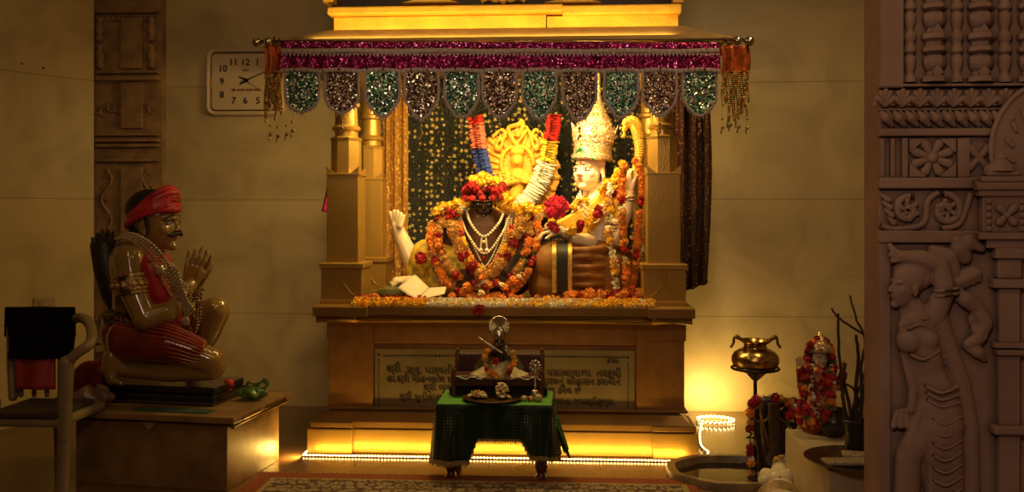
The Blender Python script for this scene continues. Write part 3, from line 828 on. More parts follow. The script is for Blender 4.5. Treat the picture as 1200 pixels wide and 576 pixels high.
yarn('white', [W(640, 191, Yg), W(634, 210, Yg), W(624, 228, Yg), W(610, 243, Yg)], .062)

# ------------------------------------------------------------------ idol on the right (pale marble deity)
YD = 5.72
FWP = pompom('white_chrysanthemum', WHITEP, n=56, tip=.24, seed=12); NM[FWP] = 'white_chrysanthemum'; NOM[FWP] = .02
SKIN = mat('painted_marble_skin', (.80, .66, .44), .28, 0, .08, 5, 0, coat=.4, sss=.1)
EYEW = mat('eye_white', (.85, .82, .72), .2, 0, 0, 5, 0); EYED = mat('eye_black', (.01, .008, .006), .25, 0, 0, 5, 0); LIP = mat('lip_red', (.55, .03, .03), .35, 0, .1, 5, 0)
ROBE = mat('ochre_robe', (.27, .105, .012), .6, 0, .3, 7, .3, 90)
YCLO = mat('yellow_silk', (.85, .50, .04), .45, 0, .25, 10, .3, 60)
HAIR = mat('black_hair', (.012, .009, .007), .5, 0, .3, 30, .3)
CROWN = sequin('jewelled_crown', [(.85, .62, .25), (.7, .42, .12), (.95, .85, .6), (.55, .08, .05), (.85, .62, .25), (.8, .55, .2), (.12, .2, .35), (.9, .8, .5)], 210, .65, .3, .7)
rd = thing('marble_deity', 'pale marble deity with tall jewelled crown and ochre robe, seated at right', 'idol', (W(695, 300, YD).x, YD, .875))
def D(px, py, d=0): return W(px, py, YD-d)   # d metres towards the viewer
m = MB()
hc = D(691, 200); HS = .26
hy = radians(-40)   # turned to the viewer's left
HM = Matrix.Translation(hc) @ Matrix.Rotation(hy, 4, 'Z') @ Matrix.Rotation(radians(-3), 4, 'X') @ Matrix.Diagonal((HS*1.12, HS, HS, 1))
m.M = HM; head_prims(m, 1.02); m.M = None
m.cap(D(697, 218, -.02), D(703, 236, -.02), .062, .07)
m.chain([D(703, 243, -.02), D(706, 262, -.02), D(703, 285, 0), D(700, 300, 0)], [.12, .125, .11, .14], 20)
m.ell(D(683, 242, -.04), (.075, .07, .07)); m.ell(D(725, 242, .03), (.08, .08, .08))
# near arm (viewer's right): shoulder, elbow, raised forearm and fist on the bow
m.chain([D(728, 243, .06), D(722, 262, .14), D(720, 282, .17)], [.062, .052, .045]); m.chain([D(720, 282, .17), D(733, 250, .16), D(738, 228, .14)], [.047, .042, .032])
hand(m, D(738, 226, .14), (-.25, 0, 1), (.75, .65, 0), .19, .75, -1, .03, .5)
# far arm resting on the knee
m.chain([D(683, 243, -.02), D(672, 262, .05), D(690, 283, .16)], [.055, .046, .04]); m.chain([D(693, 283, .18), D(675, 279, .2), D(660, 272, .2)], [.042, .036, .028])
hand(m, D(660, 272, .2), (-1, -.1, .05), (-.1, 0, -1), .18, .5, 1, .06, .5)
m.body('body', SKIN, rd, .0055, 3)
head_features(HM, rd, EYEW, EYED, LIP, .013, 1.15)
m = MB(); m.M = HM; m.ell((0, -.375, .17), (.02, .02, .05)); m.ell((0, -.40, .10), (.018, .012, .018)); m.build('forehead_mark', LIP, rd)
m = MB(); m.M = HM; m.ell((0, .16, .12), (.37, .40, .40)); m.cap((.33, .1, 0), (.33, .12, -.3), .07, .05); m.cap((-.33, .1, 0), (-.33, .12, -.3), .07, .05); m.build('hair', HAIR, rd)
# crown
cr = MB(); CM = Matrix.Translation(hc+V((.014, .0, .045))) @ Matrix.Rotation(radians(4), 4, 'Y') @ Matrix.Rotation(hy, 4, 'Z') @ Matrix.Diagonal((.93, .93, 1, 1)); cr.M = CM
wob = lambda a, i: 1+.05*abs(sin(4*a))
cr.lathe([(.128, .02), (.138, .03), (.138, .055), (.128, .06), (.126, .10), (.134, .15), (.148, .19), (.140, .215), (.118, .24), (.122, .252), (.098, .285), (.100, .297), (.076, .325), (.078, .337), (.056, .365), (.058, .376), (.036, .405), (.038, .418), (.024, .45), (.028, .465), (.020, .50), (.016, .56), (.004, .61)], (0, 0, 0), 32, wob=wob)
crown = cr.build('crown', CROWN, rd)
cr = MB(); cr.M = CM
for i in range(9):   # upright leaf crest plates round the crown
    a = i*2*pi/9-pi/2; R_ = .128
    c = V((R_*cos(a), R_*sin(a), .13)); d = V((cos(a), sin(a), .15)); s = V((-sin(a), cos(a), 0))
    cr.prism([c-s*.03, c+s*.03, c+s*.042+V((0, 0, .05))+d*.01, c+V((0, 0, .12))+d*.03, c-s*.042+V((0, 0, .05))+d*.01], d*.008)
    cr.ell(c+d*.012+V((0, 0, .04)), .014, 8, 6)
cr.build('crest_plate', CROWN, crown)
cr = MB(); cr.M = CM
beads(cr, [V((.12*cos(a), .12*sin(a), .03)) for a in [i*.1 for i in range(64)]], .007)
beads(cr, [V((.135*cos(a), .135*sin(a), .15)) for a in [i*.1 for i in range(64)]], .007)
beads(cr, [V((.115*cos(a), .115*sin(a), .245)) for a in [i*.1 for i in range(64)]], .008)
cr.build('pearl_row', PEARL, crown)
cr = MB(); cr.M = CM; cr.tube(spline([(-.10, -.09, .02), (-.05, -.125, .05), (0, -.135, .085), (.05, -.125, .05), (.10, -.09, .02)], 6), .008, 6); cr.build('green_band', mat('green_enamel', (.01, .18, .05), .25, .2, .2, 10, 0), crown)
m = MB(); m.M = HM
for q in (-1, 1): m.ell((q*.38, .02, -.2), (.05, .05, .07)); m.ell((q*.38, .02, -.33), (.07, .07, .07)); m.ell((q*.38, .02, -.44), (.03, .03, .05))
m.build('earring', CROWN, rd)
# robe
m = MB()
m.chain([D(708, 312, 0), D(680, 308, .12), D(650, 308, .18)], [.19, .155, .145], 24)
m.chain([D(708, 312, -.1), D(672, 308, -.02), D(648, 306, .02)], [.18, .14, .13], 24)
m.chain([D(647, 310, .16), D(645, 335, .16)], [.12, .14], 20); m.chain([D(720, 318, 0), D(722, 335, .05)], [.17, .19], 20)
a, b_ = D(636, 340, .28), D(727, 300, -.1); m.box((a.x, a.y, .88), (b_.x, b_.y, D(700, 296, .1).z), bev=.03)
# fold ridges
for k, (y0, y1) in enumerate(((292, 290), (301, 303), (312, 310), (323, 326), (333, 331))):
    m.chain([D(670, y0, .285), D(690, (y0+y1)/2+(-1)**k*2, .30), D(712, y1, .25), D(727, y1-2, .16)], [.016, .026, .024, .012], 10)
robe = m.body('robe', ROBE, rd, .008, 5)
m = MB()
for x, w, yt in ((649.5, .012, 0), (659, .03, 1), (668, .012, 0)):
    pts = [D(x-2, 284, -.05), D(x, 281, .12), D(x, 286, .26), D(x, 296, .335), D(x, 318, .34), D(x, 343, .33)]
    m.cur = 0 if yt == 0 else 1
    p = spline(pts, 6); vs = []
    for q in p: vs += [q+V((-w, 0, 0)), q+V((w, 0, 0)), q+V((w, -.012, .004)), q+V((-w, -.012, .004))]
    fs = []
    for i in range(len(p)-1):
        for j in range(4): k = (j+1) % 4; fs.append((i*4+j, i*4+k, i*4+4+k, i*4+4+j))
    m.add(vs, fs)
m.build('robe_border', [mat('gold_border', (.75, .48, .10), .35, .6, .3, 60, .3), mat('black_border', (.015, .015, .01), .6, 0, .3, 60, .2)], rd)
# yellow shawl across the chest
m = MB()
for k in range(7):
    o_ = k*4
    m.chain([D(707+k*2.2, 226+o_*.3, .07), D(694+k*1.5, 240+o_*.6, .13), D(676+k, 250+o_, .15), D(655+k*2, 262+o_*.8, .19)], [.022, .026, .024, .02], 10)
m.chain([D(712, 232, .10), D(722, 240, .14), D(726, 252, .16)], [.04, .05, .04])
m.body('shawl', YCLO, rd, .006, 2)
m = MB()
for k in range(3): beads(m, spline([D(680-k*2, 224+k*3, .06), D(684, 240+k*6, .17), D(698, 247+k*7, .18), D(712+k*2, 232+k*3, .12)], 8), .0065)
m.build('bead_necklace', PEARL, rd)
m = MB()
def bangle(mb, c, d, r, t=.007): s, u, _ = frame(d); mb.tube([V(c)+(s*cos(a)+u*sin(a))*r for a in [i*pi/9 for i in range(18)]], t, 8, closed=True)
for i in range(3): bangle(m, D(664+i*3, 274+i, .2), (1, 0, -.2), .036)
for i in range(4): bangle(m, D(721, 262+i*4, .145), (.1, 0, 1), .057, .009)
for i in range(2): bangle(m, D(737, 231+i*4, .142), (.2, 0, -1), .038)
split_islands(m.build('bangle', CROWN, rd))

# bow held upright by the raised hand
bow = thing('bow', 'golden ribbed bow with curled tip held upright by the crowned deity', 'bow', D(748, 345, .12))
pts = [D(731, 154, .12), D(733, 147, .12), D(739, 143, .12), D(745, 147, .12), D(749, 160, .12), D(750, 180, .12), D(744, 205, .12), D(741, 222, .12), D(744, 250, .12), D(750, 290, .12), D(748, 343, .12)]
sp = spline(pts, 8); n_ = len(sp)
MB().tube(sp, [.012+.026*min(1, i/14)*(1 if i < 34 else max(.45, 1-(i-34)/30)) for i in range(n_)], 12).build('limb', YGOLD, bow)
m = MB()
for i in range(8, 42, 1):
    d = sp[min(i+1, n_-1)]-sp[i-1]; bangle(m, sp[i], d, .012+.027*min(1, i/14)*(1 if i < 34 else .8), .004)
m.build('ribbing', YGOLD, bow)
m = MB(); m.ell(D(730, 158, .12), (.018, .018, .024)); m.ell(D(728, 150, .12), .012); m.build('tip_knob', YGOLD, bow)

# ------------------------------------------------------------------ idol in the middle (dark faced, half hidden by garlands)
YM = 5.70
DARK = mat('dark_stone_face', (.030, .022, .014), .22, 0, .3, 8, 0, coat=.7)
MAROON = mat('brown_velvet', (.085, .03, .010), .55, 0, .3, 10, .2)
md = thing('garlanded_deity', 'dark faced deity with a red and yellow flower crown, buried in garlands, at centre', 'idol', (W(566, 300, YM).x, YM, .875))
def G(px, py, d=0): return W(px, py, YM-d)
m = MB(); hs = .205; hm = Matrix.Translation(G(567, 236, .08)) @ Matrix.Rotation(radians(4), 4, 'Z') @ Matrix.Rotation(radians(14), 4, 'X') @ Matrix.Diagonal((hs, hs, hs, 1))
m.M = hm; head_prims(m); m.M = None
m.cap(G(567, 248, .04), G(567, 262, 0), .055, .075)
m.body('head', DARK, md, .005, 3)
head_features(hm, md, EYEW, EYED, LIP, .012, 1.0, False)
m = MB()
m.chain([G(567, 268, 0), G(567, 292, .02), G(567, 320, .02)], [.155, .15, .17], 22)
m.ell(G(536, 264, -.01), (.10, .10, .09)); m.ell(G(600, 264, -.01), (.10, .10, .09))
m.chain([G(532, 268, 0), G(522, 296, .03), G(540, 320, .12)], [.075, .06, .05]); m.chain([G(602, 268, 0), G(612, 296, .03), G(596, 320, .12)], [.075, .06, .05])
m.ell(G(567, 333, .0), (.30, .22, .11)); m.cap(G(535, 338, .1), G(600, 338, .1), .07, .07)
m.body('robed_body', MAROON, md, .008, 4)
# yellow draped leg stretched to the left with a bare foot
m = MB()
m.chain([G(548, 322, .02), G(520, 308, .06), G(500, 300, .08)], [.13, .125, .10], 20); m.chain([G(500, 298, .08), G(492, 318, .06), G(486, 336, .05)], [.10, .095, .07], 20)
m.chain([G(540, 332, .08), G(512, 333, .12), G(492, 334, .1)], [.09, .085, .06], 20)
for k in range(6): m.chain([G(497+k*7, 284+k*3, .12), G(500+k*7, 304+k*3, .19), G(494+k*9, 330, .16)], [.012, .016, .01], 8)
m.body('yellow_dhoti', mat('yellow_green_silk', (.90, .55, .06), .45, 0, .4, 17, .4, 50, col2=(.30, .24, .03)), md, .007, 3)
m = MB()
m.chain([G(490, 322, .05), G(480, 300, .05), G(472, 282, .05), G(465, 264, .05)], [.058, .058, .050, .036], 16)
for k, (x, y) in enumerate(((458, 250), (462, 247), (466, 247.5), (470, 250), (473.5, 253))):
    m.cap(G(463+k*1.6, 265, .05+.012*k), G(x, y, .045+.012*k), .017, .012 if k else .017, 10)
m.body('raised_foot', SKIN, md, .005, 3)
m = MB()
m.chain([G(492, 330, .10), G(478, 331, .13), G(465, 330, .14)], [.05, .046, .034], 16)
for k in range(5): m.cap(G(467, 330, .12+.02*k), G(458+k*.8, 331+k, .125+.021*k), .016, .012, 10)
m.body('resting_foot', SKIN, md, .005, 3)
m = MB()
for k in range(3): bangle(m, G(489-k*2, 316-k*4, .05), (-.4, 0, 1), .062, .006)
m.build('anklet', CROWN, md)
# necklaces
m = MB()
beads(m, spline([G(546, 244, .1), G(552, 262, .19), G(567, 277, .21), G(584, 262, .19), G(592, 244, .1)], 8), .0095)
for q in (-1, 1): m.cap(G(567+q*2.5, 279, .21), G(567+q*3.5, 290, .21), .006, .006); m.ell(G(567+q*3.5, 293, .21), .014)
m.ell(G(567, 283, .21), .011)
beads(m, spline([G(539, 252, .1), G(549, 276, .2), G(568, 297, .215), G(588, 274, .2), G(598, 250, .1)], 8), .0085)
beads(m, spline([G(551, 280, .205), G(561, 300, .21), G(568, 312, .21), G(577, 300, .21), G(585, 280, .205)], 8), .006)
m.build('pearl_necklace', PEARL, md)
IVB = mat('ivory_beads', (.75, .62, .38), .4, 0, .1, 30, 0)
for q in (-1, 1):
    m = MB()
    for k in range(3):
        beads(m, spline([G(567+q*(33-k*3), 256, .12), G(567+q*(28-k*3), 282, .19), G(567+q*(12-k*2.4), 314, .215)], 8), .0085)
    m.build('beaded_collar', IVB, md)
m = MB(); m.ell(G(567, 302, .21), (.014, .01, .02)); m.ell(G(567, 296, .21), .01); m.ell(G(564, 306, .21), .008); m.build('pendant', mat('ruby_pendant', (.35, .03, .015), .2, .3, .2, 20, 0), md)
# crown of flowers
fc = thing('floral_wreath', 'crown of red and yellow blossoms on the dark faced deity', 'flower crown', G(567, 232, .08))
for i in range(26):
    a = 2*pi*i/26; inst('red_rose', FR, fc, G(567, 222, .08)+V((.118*cos(a), .10*sin(a), random.uniform(-.03, .03))), (0, 0, i), random.uniform(1.1, 1.5))
for i in range(12):
    a = 2*pi*i/12; inst('red_rose', FR, fc, G(567, 232, .1)+V((.125*cos(a), .11*sin(a), random.uniform(-.005, .005))), (0, 0, i), 1.1)
for i in range(14):
    a = 2*pi*i/14; inst('yellow_marigold', FY, fc, G(567, 213, .08)+V((.075*cos(a), .07*sin(a), random.uniform(-.012, .02))), (0, 0, i), random.uniform(1.1, 1.4))
for x, y in ((567, 215), (571, 208), (565, 206), (575, 212)): inst('yellow_marigold', FY, fc, G(x, y, .17 if y > 210 else .1), (0, 0, x), 1.6)
for i in range(15): inst('pearl_bud', FW, fc, G(550+i*2.4, 236+abs(i-7)*-.3, .20-.006*abs(i-7)), (0, 0, i), .35)

# ------------------------------------------------------------------ garlands on the idols
O, Yw, R_, Wh, Cr, Lf, Pk, YB_ = FO, FY, FR, FW, FC, FL, FP, FYW
garland('long orange marigold garland hanging outermost round the dark faced deity', [G(516, 252, .10), G(505, 268, .15), G(506, 290, .20), G(514, 315, .24), G(524, 331, .27), G(545, 344, .30), G(566, 348, .32), G(590, 345, .31), G(610, 330, .28), G(623, 308, .24), G(630, 285, .2), G(631, 265, .15), G(624, 252, .1)],
        rep(R_, 2, Lf, 1, O, 7, Wh, 1, R_, 1, O, 6, Lf, 1), .028, .030, .2)
garland('thick tan tuberose garland with red bands across the chest of the dark faced idol', [G(528, 250, .14), G(531, 268, .19), G(537, 287, .23), G(550, 306, .26), G(567, 324, .29), G(586, 308, .26), G(598, 289, .23), G(607, 270, .2), G(611, 254, .15)],
        rep(R_, 3, Lf, 2, Cr, 16, R_, 3, Lf, 2, Yw, 2), .036, .0135, .3)
garland('inner garland of orange and yellow marigolds on the dark faced deity', [G(538, 262, .17), G(541, 278, .22), G(547, 293, .24), G(556, 308, .26), G(567, 317, .27), G(579, 309, .26), G(589, 293, .25), G(597, 276, .21), G(599, 264, .17)],
        rep(O, 3, R_, 1, Yw, 3, Lf, 1), .021, .026, .2)
garland('bulky garland of yellow blossoms across the left shoulder of the dark faced deity', [G(508, 262, .07), G(514, 253, .08), G(524, 247, .10), (G(536, 242, .12)), G(550, 240, .12)], [Yw, YB_, Yw, Wh], .034, .011, 1.0)
garland('bulky bank of yellow blossoms between the two large idols', [G(585, 238, .10), G(598, 243, .12), G(612, 247, .14), G(628, 250, .14), G(640, 255, .12), G(650, 258, .14)], [Yw, YB_, Yw, YB_, Wh], .036, .011, 1.1)
garland('orange and cream garland left of the tan garland on the dark faced deity', [G(520, 256, .12), G(514, 272, .18), G(517, 292, .22), G(526, 310, .25), G(538, 326, .27)], rep(Cr, 5, R_, 1, O, 5, Lf, 1), .027, .024, .3)
garland('orange and cream garland right of the tan garland on the dark faced deity', [G(616, 258, .12), G(620, 274, .18), G(617, 292, .22), G(608, 312, .25), G(596, 326, .27)], rep(Cr, 5, R_, 1, O, 5, Lf, 1), .027, .024, .3)
garland('orange marigold garland hanging loose on the lap of the dark faced deity', [G(545, 340, .31), G(552, 333, .32), G(566, 338, .33), G(580, 330, .32), G(592, 338, .31), G(607, 322, .29)], [O, O, O, R_, O, Wh], .027, .024, .6)
garland('round garland of red, white and yellow blossoms on the chest of the crowned deity', [D(648, 262, .26), D(655, 268, .27), D(666, 270, .27), D(680, 266, .26), D(692, 258, .25), D(702, 248, .22), D(712, 236, .18), D(718, 224, .14), D(714, 214, .08)],
        rep(R_, 3, Wh, 2, Yw, 3, R_, 2, Lf, 1, Yw, 3), .027, .022, .5)
garland('yellow blossom garland round the neck of the crowned deity', [D(664, 246, .17), D(672, 241, .16), D(680, 236, .16), D(688, 230, .15)], [Yw, YB_], .024, .022, .5)
g = thing('pink_flower_cluster', 'bright pink and red flower cluster on the chest of the crowned deity', 'flowers', D(652, 252, .3))
for i in range(30):
    a = random.uniform(0, 6.28); r = .062*sqrt(random.random()); inst('pink_rose', FP, g, D(652, 243, .27)+V((r*cos(a), -.03+r*.5, r*sin(a))), (i, i, 0), random.uniform(.85, 1.2))
garland('white and cream blossom garland hanging from the shoulder of the crowned deity', [D(716, 216, .22), D(714, 240, .25), D(713, 262, .27), D(716, 290, .30), D(720, 315, .32), D(722, 341, .33)], rep(Wh, 4, Cr, 2, Yw, 1), .030, .027, .2)
garland('orange marigold garland hanging from the fist of the crowned deity', [D(732, 196, .26), D(729, 220, .27), D(728, 245, .29), D(731, 275, .30), D(733, 305, .32), D(734, 342, .33)], rep(O, 7, R_, 1, Lf, 1, Wh, 1, Cr, 1), .026, .028, .2)
garland('orange marigold garland hanging down along the bow', [D(745, 188, .22), D(751, 205, .22), D(752, 230, .22), D(748, 255, .24), D(746, 285, .25), D(744, 315, .27), D(740, 342, .29)], rep(O, 9, R_, 2, Lf, 1), .024, .027, .2)
garland('short red, white and cream garland beside the foot of the bow', [D(757, 212, .15), D(759, 240, .15), D(758, 262, .16), D(756, 285, .17), D(753, 322, .2)], rep(R_, 2, Lf, 1, O, 2, Wh, 3, Cr, 2), .023, .027, .3)
for (x, y, d, lab) in ((722, 278, .32, 'left'), (748, 274, .27, 'right')): pass
garland('yellow blossoms wound round the shoulder and raised hand of the crowned deity', [D(706, 226, .13), D(714, 214, .2), D(722, 204, .2), D(727, 194, .2)], [Yw, YB_, Yw, O], .026, .016, .7)
tag(inst('red_rose', FR, None, G(493, 302, .22), (0, 0, 0), 2.0), 'single red rose lying on the yellow draped knee', 'flower')

# ------------------------------------------------------------------ things laid on the platform
ZP = .877
def E(px, Y): return V((wx(px, Y), Y, ZP))
# front string of blossoms on the edge, in three colour runs
def strip(label, x0, x1, pat, seed):
    random.seed(seed)
    g = thing('flower_garland', label, 'garland', E((x0+x1)/2, 5.2), group=None)
    n = 96; 
    for i in range(n):
        u = (i//3+.5)/(n/3); px = x0+(x1-x0)*u; k = i % 3
        f = pat[(i*7+i//5) % len(pat)]
        p = E(px+random.uniform(-2, 2), 5.145+.03*k); p.z += (.005, .022, .02)[k]
        inst(NM[f], f, g, p, (random.uniform(-.8, .2), random.uniform(-.4, .4), random.uniform(0, 6)), random.uniform(1.0, 1.3))
strip('yellow orange blossom string along the platform edge, left part', 416, 500, [FY, FY, FY, FY, FO, FY], 1)
strip('cream white blossom string along the platform edge, in the middle', 500, 590, [FWP, FWP, FY, FWP, FWP], 2)
strip('pale yellow blossom string along the platform edge, middle right below the bowl', 590, 672, [FWP, FWP, FY, FWP, FY], 3)
strip('golden yellow blossom string along the platform edge, right part', 672, 767, [FY, FY, FY, FWP, FY], 4)
random.seed(11)
def strewn(f, n, x0, x1, Y0, Y1, label, group, cat='flower', sc=(.95, 1.25), zz=0):
    for i in range(n):
        p = E(random.uniform(x0, x1), random.uniform(Y0, Y1)); p.z += .018+random.uniform(0, zz)
        tag(inst(NM[f], f, None, p, (random.uniform(-.6, .3), random.uniform(-.4, .4), random.uniform(0, 6)), random.uniform(*sc)), label, cat, group)
strewn(FO, 46, 662, 758, 5.22, 5.40, 'orange marigold head in the heap in front of the right column', 'orange marigolds heaped at the right', zz=.05)
strewn(FR, 9, 665, 755, 5.22, 5.42, 'red rose head in the heap in front of the right column', 'red roses heaped at the right', zz=.06)
strewn(FO, 30, 505, 632, 5.24, 5.36, 'orange marigold head scattered before the dark faced deity', 'orange marigolds before the central idol', zz=.025)
strewn(FY, 18, 505, 650, 5.20, 5.25, 'yellow marigold head scattered behind the white blossom string', 'yellow marigolds behind the front string')
strewn(FO, 12, 418, 446, 5.20, 5.32, 'orange marigold head beside the front left column', 'orange marigolds at the front left column', zz=.02)
strewn(FR, 46, 422, 515, 5.20, 5.30, 'dark red rose head strewn beside the open booklet', 'red roses beside the open booklet', sc=(.75, 1.0), zz=.02)
strewn(FYW, 8, 480, 520, 5.40, 5.55, 'yellow blossom behind the open booklet', 'yellow blossoms behind the booklet')
# pendant rose hanging over the edge
g = thing('rose_pendant', 'dark red rose tuft with white petals hanging over the middle of the platform edge', 'flowers', W(562, 366, 5.09))
for i in range(12): inst('red_rose', FR, g, W(562+random.uniform(-5, 5), 362+random.uniform(-2, 3), 5.095), (i, i, i), .95)
for i in range(6): inst('white_blossom', FW, g, W(562+random.uniform(-6, 6), 356+random.uniform(-2, 2), 5.10), (i, i, i), .8)
garland('short red, white and green garland ending at the platform edge below the central idol', [G(567, 326, .32), G(566, 338, .36), V(W(563, 350, 5.2))], [O, Wh, Lf, R_, Lf, Wh], .026, .024, .4)
# open booklet
m = MB()
bk = [W(466, 333, 5.33), W(493, 321, 5.52), W(523, 336, 5.38), W(489, 352, 5.22)]
bk[0].z = ZP+.055; bk[1].z = ZP+.10; bk[2].z = ZP+.03; bk[3].z = ZP+.012
def bf(u, v):
    p = (bk[0]*(1-u)+bk[3]*u)*(1-v)+(bk[1]*(1-u)+bk[2]*u)*v
    p.z += .02*sin(v*pi)*sin(u*6)-.03*abs(v-.5)*(u)+.012*sin(u*4)
    return p
# two leaves folded along the middle
L0, L1, L2 = W(464, 336, 5.36), W(500, 333, 5.32), W(523, 338, 5.36)
T0, T1 = W(492, 322, 5.50), W(508, 333, 5.5)
def quad(mb, a, b, c, d, n=8, bulge=.012):
    return mb.grid(lambda u, v: (V(a)*(1-u)+V(b)*u)*(1-v)+(V(d)*(1-u)+V(c)*u)*v+V((0, 0, bulge*sin(pi*u)*sin(pi*v))), n, n)
A_, B_, C_, D_ = W(466, 337, 5.30), W(486, 321, 5.48), W(503, 337, 5.40), W(488, 352, 5.20)
quad(m, A_, D_, C_, B_)
quad(m, D_, W(521, 344, 5.22), W(523, 336, 5.36), C_, 8, .004)
quad(m, W(468, 338, 5.31), W(489, 353, 5.21), W(505, 339, 5.41), W(488, 323, 5.49), 8, .008)
tag(m.build('open_booklet', mat('paper', (.66, .56, .42), .7, 0, .1, 20, 0), solid=.003), 'white booklet lying open among red petals on the platform', 'booklet')
# green cushion
m = MB(); a = E(459, 5.5); m.box(a+V((-.08, -.12, .0)), a+V((.08, .12, .085)), bev=.038); cu_ = m.build('green_cushion', mat('green_cushion_cloth', (.10, .09, .02), .6, 0, .4, 20, .3)); tag(cu_, 'small green cushion on the platform beside the bare feet', 'cushion')
# bowl with petals
bw = thing('offering_bowl', 'shallow copper bowl with petals before the crowned deity', 'bowl', E(650, 5.32))
m = MB(); c = E(650, 5.32); m.lathe([(.045, 0), (.06, .004), (.095, .022), (.112, .038), (.108, .038), (.09, .026), (.03, .012)], c, 32); m.build('dish', BRASS_D, bw)
for i in range(14): inst(*(('red_petal', FR), ('yellow_petal', FY), ('white_petal', FW))[i % 3], bw, c+V((random.uniform(-.06, .06), random.uniform(-.05, .05), .038)), (i, 0, i), .55)
# ------------------------------------------------------------------ wall clock
Yc = YB-.03
ck = thing('wall_clock', 'white rounded rectangular wall clock with black numerals on the back wall', 'clock', W(287, 135, Yc))
def rrect(cx_, cz_, w, h, r, n=6):
    out = []
    for sx, sz, a0 in ((1, 1, 0), (-1, 1, pi/2), (-1, -1, pi), (1, -1, 3*pi/2)):
        for i in range(n+1):
            a = a0+i*pi/2/n; out.append((cx_+sx*(w/2-r)+r*cos(a), cz_+sz*(h/2-r)+r*sin(a)))
    return out
cc = W(287, 95.5, Yc); pxm = (W(288, 95, Yc)-W(287, 95, Yc)).x
cw, chh = 90*pxm, 79*pxm
CKW = mat('clock_case_plastic', (.62, .48, .36), .35, 0, .1, 6, 0)
def ring(mb, w1, h1, r1, w2, h2, r2, y0, y1):
    a = rrect(cc.x, cc.z, w1, h1, r1); b = rrect(cc.x, cc.z, w2, h2, r2); n = len(a)
    vs = [(x, y0, z) for x, z in a]+[(x, y1, z) for x, z in b]+[(x, y1+.02, z) for x, z in b]+[(x, YB-.001, z) for x, z in a]
    fs = []
    for L in range(3): fs += [(L*n+i, L*n+(i+1) % n, (L+1)*n+(i+1) % n, (L+1)*n+i) for i in range(n)]
    fs += [(3*n+i, 3*n+(i+1) % n, (i+1) % n, i) for i in range(n)]
    return mb.add(vs, fs)
ring(MB(), cw, chh, .065, cw*.965, chh*.955, .06, Yc+.01, Yc-.018).build('case', CKW, ck, 50)
m = MB(); ring(m, cw*.965, chh*.955, .06, cw*.87, chh*.85, .03, Yc-.018, Yc-.004); m.build('case_rim', CKW, ck, 50)
m = MB(); m.tube([(x, Yc-.012, z) for x, z in rrect(cc.x, cc.z, cw*.86, chh*.84, .035)], .005, 8, closed=True); m.build('inner_rim', BRASS_D, ck)
fx = rrect(cc.x, cc.z, cw*.86, chh*.84, .03); MB().prism([(x, Yc-.001, z) for x, z in fx], (0, .01, 0)).build('dial', mat('dial_face', (.60, .47, .32), .5, 0, .05, 4, 0), ck, False)
CI = mat('clock_ink', (.015, .012, .01), .5, 0, 0, 5, 0); CR = mat('clock_red_ink', (.30, .035, .02), .5, 0, 0, 5, 0)
def pc(px, py, d=.004): return W(px, py, Yc-d)
for px, py, s in ((287.5, 73, '12'), (273.5, 73, '11'), (301.5, 73, '1'), (261, 80.5, '10'), (260, 95.5, '9'), (260, 111, '8'), (274, 118, '7'), (287.5, 118, '6'), (302.5, 118, '5'), (314, 80.5, '2'), (316, 95.5, '3'), (314, 111, '4')):
    text('numeral', s, .068, CI, ck, pc(px, py), align='CENTER', off=.001)
text('maker_mark', 'quartz', .02, CI, ck, pc(288, 82), align='CENTER'); text('red_lettering', 'श्री समस्त सत्संग मंडळ', .024, CR, ck, pc(288, 105.5), align='CENTER', off=.0006)
def hnd(nm, a, b, w, m_=CI):
    a, b = pc(*a, .008), pc(*b, .008); d = (b-a).normalized(); s = V((-d.z, 0, d.x))*w
    MB().prism([a+s, b+s*.4, b-s*.4, a-s], (0, -.002, 0)).build(nm, m_, ck, False)
hnd('minute_hand', (282, 97), (313, 83), .005); hnd('hour_hand', (291, 94), (280, 90), .009); hnd('hour_hand_tail', (291, 94), (280.5, 99), .007); hnd('second_hand', (284, 92), (308, 107), .002)
m = MB(); m.ell(pc(287, 95, .01), (.009, .004, .009)); m.build('hub', CI, ck)
m = MB()
for i in range(60):
    a = i*pi/30; m.ell(pc(287+33*cos(a)*(1 if abs(cos(a)) < .75 else .98), 95.5+29*sin(a), .002), (.0018, .001, .0018), 6, 4)
m.build('minute_dots', CI, ck)

# ------------------------------------------------------------------ low wooden platform under the kneeling statue
WOOD = mat('varnished_wood', (.27, .155, .055), .36, 0, .35, 6, .15, 80)
dr = T(266, 576, 4.51); dr.z = 0
DA = radians(-7.2)
desk = thing('wooden_platform', 'low varnished wooden platform with overhanging top under the kneeling statue', 'platform', dr, DA)
HD = .385
m = MB(); m.box((-.86, .0, 0), (0, .60, HD-.04), bev=.004); m.build('body', WOOD, desk, False, local=True)
m = MB(); m.box((-.90, -.035, HD-.035), (.055, .66, HD), bev=.006); m.build('top', WOOD, desk, False, local=True)
m = MB(); m.tube([(.03, .0, HD-.05), (.03, .64, HD-.05)], .014, 10); m.tube([(-.88, -.01, HD-.045), (.03, -.01, HD-.045)], .008, 8); m.build('trim', mat('gilt_trim', (.55, .36, .10), .25, .7, .3, 20, 0), desk, local=True)
m = MB()
for a, b in ((.05, .25), (.30, .56)): m.box((.045, a, HD-.03), (.066, b, HD-.012), bev=.005)
m.build('edge_plate', STEEL, desk, False, local=True)
m = MB(); c = -.43; m.prism([(c-.055, -.003, HD-.04), (c+.055, -.003, HD-.04), (c, -.003, HD-.085)], (0, -.008, 0)); m.build('front_ornament', mat('gilt_ornament', (.5, .33, .1), .4, .3), desk, False, local=True)
DM = Matrix.Translation(dr) @ Matrix.Rotation(DA, 4, 'Z')
